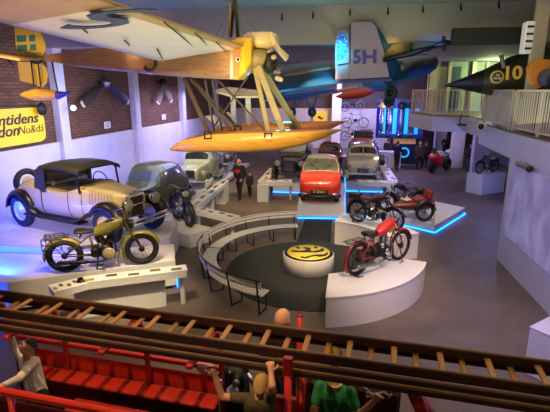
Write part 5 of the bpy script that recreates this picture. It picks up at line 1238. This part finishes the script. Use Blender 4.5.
# ------------------------------------------------------------------ people
skin = M('skin', '#c08a6a', .55, noise=.04); skinl = M('skin_light', '#d8a07c', .5, noise=.04); lipm = M('lip', '#8c4a40', .5, noise=0)
eyem = M('eye_dark', '#1a1412', .3, noise=0)
def person(label, J, h, mats, base, voxel=.014, hair=None, hairlen=0.0, face=True, fingers=True, face_dir=(0, -1, 0), name='person', group=None, curl=None, belly=1.0, up=None):
    """J: joints in world space; the body is grown as one surface from tapered limbs"""
    base = V(base); caps = []
    def cap(a, b, ra, rb, m): caps.append((V(a) - base, V(b) - base, ra, rb, m))
    s = h
    sl, sr, hl, hr = J['sl'], J['sr'], J['hl'], J['hr']; nk = (sl + sr) / 2; pv = (hl + hr) / 2; hd = J['head']
    up = V(up) if up else (hd - nk).normalized()
    f = V(face_dir).normalized(); f = (f - up * f.dot(up)).normalized(); side = up.cross(f)
    sv = (sl - sr).normalized(); fw = sv.cross((nk - pv).normalized())
    for k in (-1, 1):
        cap(pv + sv * k * .045 * s, pv.lerp(nk, .5) + sv * k * .045 * s * belly, .072 * s, .07 * s * belly, 0); cap(pv.lerp(nk, .5) + sv * k * .045 * s, nk + sv * k * .05 * s - (nk - pv) * .12, .068 * s * belly, .07 * s, 0)
    cap(sl - (nk - pv) * .04, sr - (nk - pv) * .04, .042 * s, .042 * s, 0)
    cap(nk - up * .02 * s, hd - up * .045 * s, .036 * s, .034 * s, 2)
    for q, e, w in (('sl', 'el', 'wl'), ('sr', 'er', 'wr')):
        if e not in J: continue
        slv = mats.get('sleeve', 0)
        cap(J[q], J[e], .042 * s, .034 * s, slv if slv != 'short' else 0)
        if slv == 'short':
            caps.pop(); mid = J[q].lerp(J[e], .55); cap(J[q], mid, .044 * s, .04 * s, 0); cap(mid, J[e], .031 * s, .029 * s, 2); cap(J[e], J[w], .029 * s, .02 * s, 2)
        else: cap(J[e], J[w], .034 * s, .024 * s, 0)
        hv = (J[w] - J[e]).normalized(); pc = J[w] + hv * .035 * s
        cap(J[w], J[w] + hv * .05 * s, .02 * s, .025 * s, 2)
        if fingers:
            gr = V((0, 0, -1)) if abs(hv.z) < .8 else V((0, -1, 0))
            gr = (gr - hv * gr.dot(hv)).normalized(); lat = hv.cross(gr)
            for i, ln in enumerate((.036, .042, .039, .031)):
                b0 = J[w] + hv * .06 * s + lat * (.017 * (i - 1.5)) * s; b1 = b0 + (hv * .9 + gr * .3) * ln * .55 * s; b2 = b1 + (hv * .4 + gr * .9).normalized() * ln * .5 * s
                cap(b0, b1, .0075 * s, .007 * s, 2); cap(b1, b2, .007 * s, .006 * s, 2)
            t0 = J[w] + hv * .02 * s - lat * .022 * s; t1 = t0 + (hv * .6 - lat * .8) * .035 * s; cap(t0, t1, .009 * s, .008 * s, 2); cap(t1, t1 + (hv * .8 + gr * .4) * .025 * s, .008 * s, .007 * s, 2)
        else: cap(pc, pc + hv * .05 * s, .026 * s, .02 * s, 2)
    for q, k_, a in (('hl', 'kl', 'al'), ('hr', 'kr', 'ar')):
        if k_ not in J: continue
        cap(J[q], J[k_], .066 * s, .046 * s, 1); cap(J[k_], J[a], .046 * s, .03 * s, 1)
        tv = V((fw.x, fw.y, 0)).normalized() if V((fw.x, fw.y, 0)).length > .1 else V((0, -1, 0))
        cap(J[a] + V((0, 0, -.012 * s)) - tv * .015 * s, J[a] + tv * .085 * s + V((0, 0, -.022 * s)), .026 * s, .02 * s, 3)
    g = G()
    for a, b, ra, rb, m in caps:
        if (b - a).length < 1e-4: continue
        d = (b - a).normalized(); n = 6
        pts = []; rs = []
        for i in range(4): an = PI / 2 * (1 - i / 3) ; pts.append(a - d * ra * math.sin(an)); rs.append(max(1e-3, ra * math.cos(an)))
        for i in range(4): an = PI / 2 * i / 3; pts.append(b + d * rb * math.sin(an)); rs.append(max(1e-3, rb * math.cos(an)))
        g.tube(pts, rs, 10)
    R = Matrix((f, side, up)).transposed(); hc = hd - base
    g.ball(hc + up * .008 * s, (.062 * s, .051 * s, .064 * s), 0, 18, R); g.ball(hc - up * .035 * s + f * .018 * s, (.042 * s, .036 * s, .04 * s), 0, 14, R)
    if face:
        g.ball(hc + f * .064 * s - up * .012 * s, (.014 * s, .011 * s, .02 * s), 0, 8, R)
        for k in (-1, 1):
            g.ball(hc + side * k * .052 * s - up * .008 * s - f * .004 * s, (.012 * s, .008 * s, .02 * s), 0, 8, R)
            g.ball(hc + f * .052 * s + side * k * .021 * s + up * .016 * s, (.012 * s, .018 * s, .006 * s), 0, 8, R)
        g.ball(hc + f * .055 * s - up * .04 * s, (.008 * s, .016 * s, .006 * s), 0, 8, R)
    src = g.build('body_src', white); md = src.modifiers.new('r', 'REMESH'); md.mode = 'VOXEL'; md.voxel_size = voxel; md.use_smooth_shade = True
    ms = src.modifiers.new('s', 'SMOOTH'); ms.factor = .5; ms.iterations = 2
    dg = bpy.context.evaluated_depsgraph_get(); dg.update(); me = D.meshes.new_from_object(src.evaluated_get(dg)); D.objects.remove(src)
    me.materials.clear()
    for q in (mats['top'], mats['legs'], mats['skin'], mats.get('shoes', leather), eyem, lipm): me.materials.append(q)
    for po in me.polygons:
        c = po.center; best = 9; bm = 0
        hdist = max(0, (c - hc).length - .06 * s)
        for a, b, ra, rb, m in caps:
            ab = b - a; t_ = max(0, min(1, (c - a).dot(ab) / max(1e-9, ab.length_squared))); d = (c - a - ab * t_).length - (ra + (rb - ra) * t_)
            if d < best: best = d; bm = m
        if (c - hc).dot(up) > -.075 * s and (c - hc).length < .105 * s: bm = 2
        if face and (c - hc).length < .1 * s:
            e = c - hc; ff, ss, uu = e.dot(f), e.dot(side), e.dot(up)
            if ff > .03 * s and abs(abs(ss) - .021 * s) < .009 * s and abs(uu - .007 * s) < .006 * s: bm = 4
            if ff > .03 * s and abs(ss) < .016 * s and abs(uu + .04 * s) < .006 * s: bm = 5
        po.material_index = bm; po.use_smooth = True
    me.name = name; o = D.objects.new(name, me); COL.objects.link(o); o.location = base
    tag(o, label, 'person', group)
    if hair:
        g = G(); secs = []; n = 18
        for i in range(8):
            an = PI * .5 * i / 7; rr = math.cos(an); zz = math.sin(an)
            ring_ = []
            for j in range(n):
                q = 2 * PI * j / n; back = max(0, -math.cos(q)); drop = (1 - zz) * (.035 + hairlen) * back * s * 1.0
                lift = (1 - zz) * .02 * s * max(0, math.cos(q))
                ring_.append(hc + f * (.067 * s * math.cos(q) * max(rr, .02) * .95 - .011 * s) + side * (.056 * s * math.sin(q) * max(rr, .02)) + up * (.012 * s + .064 * s * zz - drop + lift))
            secs.append(ring_)
        ho = g.loft(secs).build('hair', hair, o)
    return o
def stand(p, h, face, spread=.06, arms=None, step=0.0, lean=0.0):
    p = V(p); f = V((math.sin(math.radians(face)), -math.cos(math.radians(face)), 0)); s = V((0, 0, 1)).cross(f)
    U = V((0, 0, 1)); J = {}
    ln = f * lean
    J['head'] = p + U * .925 * h + ln * 1.3 + f * .01
    for k, n in ((1, 'l'), (-1, 'r')):
        J['s' + n] = p + U * .815 * h + s * k * .105 * h + ln; J['h' + n] = p + U * .51 * h + s * k * .05 * h
        st_ = f * step * k
        J['k' + n] = p + U * .285 * h + s * k * spread * h + f * .02 * h + st_ * .6; J['a' + n] = p + U * .045 * h + s * k * spread * h + st_
        a = (arms or {}).get(n)
        if a == 'fold': J['e' + n] = p + U * .64 * h + s * k * .15 * h; J['w' + n] = p + U * .66 * h + s * k * .02 * h + f * .14 * h
        elif a == 'fwd': J['e' + n] = p + U * .66 * h + s * k * .13 * h + f * .05 * h; J['w' + n] = p + U * .62 * h + s * k * .08 * h + f * .2 * h
        elif a == 'pocket': J['e' + n] = p + U * .64 * h + s * k * .17 * h - f * .03 * h; J['w' + n] = p + U * .53 * h + s * k * .1 * h + f * .03 * h
        else: J['e' + n] = p + U * .645 * h + s * k * .135 * h - f * .01 * h; J['w' + n] = p + U * .49 * h + s * k * .13 * h + f * .04 * h
    return J, f
hairb = M('hair_brown', '#2c1c12', .7); hairg = M('hair_grey', '#8a8078', .7); hairf = M('hair_fair', '#a8854c', .7); bald = None
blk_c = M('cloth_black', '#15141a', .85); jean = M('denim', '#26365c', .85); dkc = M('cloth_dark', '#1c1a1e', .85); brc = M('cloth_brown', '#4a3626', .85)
def walker(label, px, py, h, face, top, legs, sk, hair=None, voxel=.022, **kw):
    p = FL(px, py); J, f = stand(p, h, face, **{k: v for k, v in kw.items() if k in ('spread', 'arms', 'step', 'lean')})
    return person(label, J, h, dict(top=top, legs=legs, skin=sk, shoes=leather), p, voxel, hair, face_dir=f, fingers=False, hairlen=kw.get('hairlen', 0))
m = walker('man in black hooded top with red chest print walking past the desks', 240, 199, 1.84, -20, blk_c, dkc, skin, None, step=.16, arms=dict(l='pocket', r='pocket'), lean=.02)
pc = m.location + V((0, 0, 0)); fdir = V((math.sin(math.radians(-20)), -math.cos(math.radians(-20)), 0)); sdir = V((0, 0, 1)).cross(fdir)
G().slab([fdir * .158 + sdir * a * .15 + V((0, 0, 1.3 + b * .1)) for a, b in ((-1, -.6), (-.4, -1), (.5, -.8), (1, .1), (.6, 1), (-.3, .8), (-.9, .5))], .012, nrm=fdir).build('chest_print', M('print_red', '#a82a20', .7), m)
walker('small child in dark patterned clothes following the man in black', 250, 196.5, 1.18, -15, M('cloth_speckled', '#2a2830', .85, noise=.8, scale=25), dkc, skin, hairb, voxel=.016, step=.06)
walker('dark figure in blue light standing between the silver car desk and outboards', 396, 170, 1.78, 150, M('cloth_navy', '#12131f', .85), dkc, skin, hairb, step=.1, arms=dict(l='fwd', r='fwd'))
walker('broad dark figure bending toward the outboard motor display', 386, 165, 1.7, 160, M('cloth_navy', '#12131f', .85), dkc, skin, hairb, lean=.18, arms=dict(l='fwd', r='fwd'))
walker('person in brown jacket standing beside the dark mat under the gallery', 418.5, 169.5, 1.74, 170, brc, dkc, skin, hairg)
walker('person in dark coat close behind the one in the brown jacket', 424, 168, 1.72, 150, dkc, dkc, skin, hairb)
walker('visitor in black beside the white pillar behind the sports motorcycle', 444, 160, 1.75, -30, blk_c, dkc, skin, hairb, arms=dict(l='fold', r='fold'))
walker('visitor in black top and blue jeans with crossed legs by the gallery pier', 468.5, 172, 1.72, -10, blk_c, jean, skin, hairb, spread=.02, arms=dict(l='fold', r='fold'))
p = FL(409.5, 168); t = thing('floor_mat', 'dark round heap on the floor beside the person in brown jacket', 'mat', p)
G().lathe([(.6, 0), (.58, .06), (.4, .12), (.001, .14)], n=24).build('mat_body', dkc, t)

# people on and behind the fire engine
def W(px, py, yl): return TM @ TY(px, py, yl)
cream_c = M('shirt_cream', '#ddd0ba', .8, noise=.1, scale=8); blue_c = M('shirt_bluegrey', '#7c86a8', .8)
J = dict(head=W(28.5, 346, -.12), sl=W(35, 361, -.14), sr=W(22, 359, -.02), el=W(18, 379, -.4), wl=W(3, 385.5, -.72), er=W(14, 347, .0), wr=W(9, 331, -.2), hl=W(42, 396, -.18), hr=W(34, 394, -.06))
zk = TM @ V((0, 0, 0))
for n, dx in (('l', .02), ('r', -.02)):
    hp = J['h' + n]; J['k' + n] = V((hp.x + dx, hp.y - .02, hp.z - .24)); J['a' + n] = V((hp.x + dx, hp.y + .02, DZ + .05))
b_ = V((J['hl'].x, J['hl'].y, DZ))
person('boy in pale shirt leaning on the red rail at the left end', J, 1.34, dict(top=cream_c, legs=dkc, skin=skin, shoes=leather), b_, .0085, hairb, face_dir=(-.75, -.6, -.1), up=(.1, .55, .8))
# bald adult standing on the floor beyond the ladders
def adult(px, py, yl, h, label, top, hair, face, sk, ztop, **kw):
    q = TM @ TY(px, py, yl); q.z = 0; J, f = stand(q, ztop, face, arms=kw.get('arms'))
    return person(label, J, ztop, dict(top=top, legs=dkc, skin=sk, shoes=leather, **kw.get('m', {})), q, .014, hair, face_dir=f, fingers=True)
zt = TY(282, 309, 1.2).z
adult(282, 318, 1.2, 1.9, 'bald adult in dark clothes standing behind the ladders by the red pipe', dkc, None, 160, skinl, zt)
# person in green T-shirt sitting inside
gc = M('shirt_green', '#1f7a44', .8, noise=.08)
nk = W(335, 376, .0); hd_ = W(334, 356, .02)
J = dict(head=hd_, sl=nk + V((.16, -.02, -.16)), sr=nk + V((-.15, .0, -.13)), hl=nk + V((.09, .06, -.6)), hr=nk + V((-.08, .08, -.6)))
J['el'] = nk + V((.24, -.14, -.34)); J['wl'] = W(374, 401, -.2); J['er'] = nk + V((-.2, -.1, -.38)); J['wr'] = nk + V((-.02, -.3, -.46))
for n, dx in (('l', .1), ('r', -.1)):
    hp = J['h' + n]; J['k' + n] = hp + V((dx * .3, -.36, .02)); J['a' + n] = V((hp.x + dx * .3, hp.y - .36, DZ + .05))
b_ = V((J['hl'].x, J['hl'].y, DZ))
gp = person('person in green T-shirt sitting in the fire engine below the ladder', J, 1.45, dict(top=gc, legs=dkc, skin=skinl, shoes=leather, sleeve='short'), b_, .01, hairf, face_dir=(.1, 1, 0))
cl = nk - b_ + V((0, .0, -.065))
G().torus(cl, (.1, -.3, 1), .068, .011, 24, 8).build('collar', M('collar_cream', '#c8c090', .7), gp)
# fair-haired child with both arms up at the ladder
olc = M('shirt_olive', '#4a4028', .85, noise=.1)
J = dict(head=W(261.5, 384, -.55), sl=W(270, 399, -.6), sr=W(248, 399, -.58))
J['hl'] = J['sl'] + V((-.05, .05, -.42)); J['hr'] = J['sr'] + V((.05, .05, -.42))
J['el'] = W(272, 386, -.68); J['wl'] = W(271, 373.5, -.6); J['er'] = W(222, 397, -.62); J['wr'] = W(215, 376, -.6)
for n in 'lr':
    hp = J['h' + n]; J['k' + n] = hp + V((0, .0, -.28)); J['a' + n] = V((hp.x, hp.y + .02, DZ + .05))
b_ = V((J['hl'].x, J['hl'].y, DZ))
person('fair-haired child in olive shirt reaching both arms up to the ladder', J, 1.3, dict(top=olc, legs=dkc, skin=skin, shoes=leather, sleeve='short'), b_, .0095, hairf, face_dir=(.1, 1, 0), hairlen=.02)
# ------------------------------------------------------------------ light: hall lamps without fixtures, and added fill
def spot(pos, aim, power, col, size=45, blend=.6, r=.15):
    l = D.lights.new('hall_or_fill_spot', 'SPOT'); l.energy = power; l.color = hexc(col)[:3]; l.spot_size = math.radians(size); l.spot_blend = blend; l.shadow_soft_size = r
    o = D.objects.new('hall_or_fill_spot', l); COL.objects.link(o); o.location = pos; d = V(aim) - V(pos); o.rotation_euler = d.to_track_quat('-Z', 'Y').to_euler(); return o
def area(pos, aim, power, col, sx, sy=None):
    l = D.lights.new('fill_area', 'AREA'); l.energy = power; l.color = hexc(col)[:3]; l.shape = 'RECTANGLE'; l.size = sx; l.size_y = sy or sx
    o = D.objects.new('fill_area', l); COL.objects.link(o); o.location = pos; d = V(aim) - V(pos); o.rotation_euler = d.to_track_quat('-Z', 'Y').to_euler(); return o
def point(pos, power, col, r=.2):
    l = D.lights.new('fill_point', 'POINT'); l.energy = power; l.color = hexc(col)[:3]; l.shadow_soft_size = r
    o = D.objects.new('fill_point', l); COL.objects.link(o); o.location = pos; return o
w = D.worlds.new('hall_ambient'); bpy.context.scene.world = w; w.use_nodes = True
w.node_tree.nodes['Background'].inputs[0].default_value = hexc('#a8987c'); w.node_tree.nodes['Background'].inputs[1].default_value = .075
WARM = '#ffdca6'
spot((-4.2, 4.6, 3.3), (-7.0, 11.0, 1.75), 2000, WARM, 27); spot((-7.5, 9.2, 5.2), (-7.2, 11.6, 1.6), 500, WARM, 70)  # includes an added mid-air spot, no fixture, to brighten the roadster
spot((-3.0, 6.0, 7.0), (-5.2, 9.0, 1.0), 1500, WARM, 32)
spot((1.5, 5.5, 7.0), (.8, 10.2, 1.0), 1300, WARM, 34)
spot((-.5, 8.0, 7.0), (-.7, 11.4, .4), 1200, WARM, 30)
spot((-4.5, 6.6, 7.0), (-2.9, 10.4, .4), 2700, WARM, 46)
spot((2.2, 10.5, 7.0), (1.3, 13.6, 1.0), 1100, WARM, 36)
spot((-.6, 13.5, 6.8), (-.6, 18.4, 1.0), 1700, WARM, 30)
spot((3.2, 12.5, 6.8), (3.0, 17.2, .6), 1000, '#ffe6c8', 32)
spot((1.5, 17.5, 6.1), (1.3, 23, 1.0), 1500, WARM, 40)
spot((-5.5, 11.5, 6.8), (-4.6, 14.6, .8), 1500, '#ffeccc', 46)
spot((-6.5, 16.5, 6.1), (-6.8, 22, 1.0), 2000, '#ffeccc', 50)
spot((-6.2, 11.6, 6.8), (-7.0, 15.5, 1.2), 420, '#ffe2b0', 40)
spot((-3.0, 16.0, 6.1), (-3.2, 19.0, .4), 900, WARM, 56)
spot((-2.5, 5.5, 6.0), (-2.6, 11.6, 3.4), 1900, WARM, 44)
spot((-4.0, 4.6, 3.6), (-5.0, 11.0, 6.2), 560, '#ffdcae', 80)
spot((-7.6, 8.0, 5.0), (-8.6, 12.0, 5.2), 450, WARM, 34)
spot((-2.9, 9.0, 4.6), (-2.4, 12, 5.9), 320, '#ffd070', 30)
spot((-7.5, 9.5, 6.6), (-10.6, 12.5, 3.6), 700, '#ffd070', 46)
# blue and violet washes
area((-9.9, 15.5, .5), (-10.6, 16, 3), 200, '#7276ff', 9, .5)
area((-7.3, 14.5, 3.6), (-10.5, 14.5, 1.4), 260, '#cccaf4', 5, 4)
area((-8.0, 25, 3.6), (-9.6, 25, 1.6), 260, '#c0b4ff', 6, 3)
area((-8.6, 8.45, .98), (-8.5, 9.7, .8), 260, '#1f45ff', 2.8, .12)
area((-9.3, 11.2, 1.6), (-9.8, 12, .9), 60, '#2040ff', 1.5, .4)
area((-8.8, 7.75, .3), (-8.8, 9, .45), 90, '#1f45ff', 2.8, .3)
area((2.0, 7.5, 3.4), (4.75, 9.5, 1.6), 95, '#9a94ff', 3, 3)
point((6.5, 18.5, 2.2), 170, '#8f90e0')
point((3.6, 26, 2.6), 120, '#4a40ff'); point((3.6, 29.5, 3.0), 120, '#2a50ff'); point((1.0, 33.5, 3.2), 420, '#9a90ff', .5); area((1.2, 34.2, 4.6), (1.2, 38, 2.0), 420, '#b8b0ff', 3, 1)
spot((-3, 30, 5.8), (-3, 38, 2.6), 900, WARM, 70)
point((.2, 15.9, 4.9), 60, '#2fc8d8', .3); spot((.4, 13.2, 6.2), (.0, 15, 6.15), 620, '#2c9cff', 11); spot((.2, 13.0, 6.6), (-.3, 16.2, 5.3), 900, '#30d0e0', 26, .9); spot((2.2, 13.0, 6.6), (3.2, 16, 5.4), 200, '#3080ff', 40); spot((2.7, 13.2, 6.6), (1.75, 15, 6.2), 260, '#ffc850', 14)
point((-1.8, 15.0, 4.2), 70, '#3fd0e0', .3)
spot((-3.6, 5.5, 7.0), (-4.2, 8.4, .9), 1500, '#fff0c8', 26); spot((3.4, 8, 7), (2.6, 9.3, .4), 300, WARM, 40)
point((3.4, 28.2, 4.2), 220, '#ffe0b0'); point((7.6, 25.6, 2.7), 70, '#c0b8ff')  # unseen points added to brighten the outboard motors and the visitor in jeans
spot((-10, 6.5, 3.2), (-8.6, 9.0, .6), 1500, '#1a3cff', 52); spot((-10.2, 9.5, 3.0), (-9.6, 11.2, 1.0), 160, '#1a3cff', 50)
spot((-4.6, 5.2, 6.9), (-3.0, 9.0, 0), 1100, '#ffe2a8', 24)
# soft fill light added for the hall, no fixtures
area((0, 8, 7.2), (0, 8, 0), 330, '#ffd9a8', 12, 10)
area((0, 22, 6.0), (0, 22, 0), 260, '#ffd8b0', 12, 10)
area((0, 10, 4.2), (0, 10.5, 9), 360, '#b8c8a0', 10, 6)
area((9, 15, 6.6), (9.5, 17, 4.0), 160, '#c8cc98', 3, 3)
point((7.6, 24.5, 5.8), 220, '#d0f0b0'); spot((7.2, 11.5, 6.2), (9.0, 16, 5.2), 320, '#e8d898', 50)
spot((-2.4, 2.4, 7.1), (-1.8, 4.2, 1.3), 800, '#ffcf98', 46, .5, .05); spot((-1.4, .9, 4.3), (-3.45, 3.75, 1.6), 45, '#fff0dc', 26); spot((-3.6, 1.2, 6.8), (-3.4, 3.9, 1.6), 70, '#ffe0c0', 30); spot((2.0, .8, 7.0), (1.8, 4.0, 2.2), 240, '#ffd8a0', 60)  # includes an added near-camera spot, no fixture, to brighten the boy
area((-2.2, 1.6, 3.4), (-1.6, 3.4, 2.4), 2, '#6a60ff', 1.0)
# ------------------------------------------------------------------ camera and colour
cam = D.cameras.new('camera'); co = D.objects.new('camera', cam); COL.objects.link(co)
cam.sensor_fit = 'HORIZONTAL'; cam.sensor_width = 36; cam.lens = 36 * FOC / 550; cam.clip_start = .05; cam.clip_end = 200
co.location = (0, 0, EYE); co.rotation_euler = (PI / 2 - PITCH, 0, YAW)
sc = bpy.context.scene; sc.camera = co
sc.view_settings.view_transform = 'Standard'; sc.view_settings.look = 'None'; sc.view_settings.gamma = 1; sc.view_settings.use_curve_mapping = False
sc.view_settings.exposure = 0.2
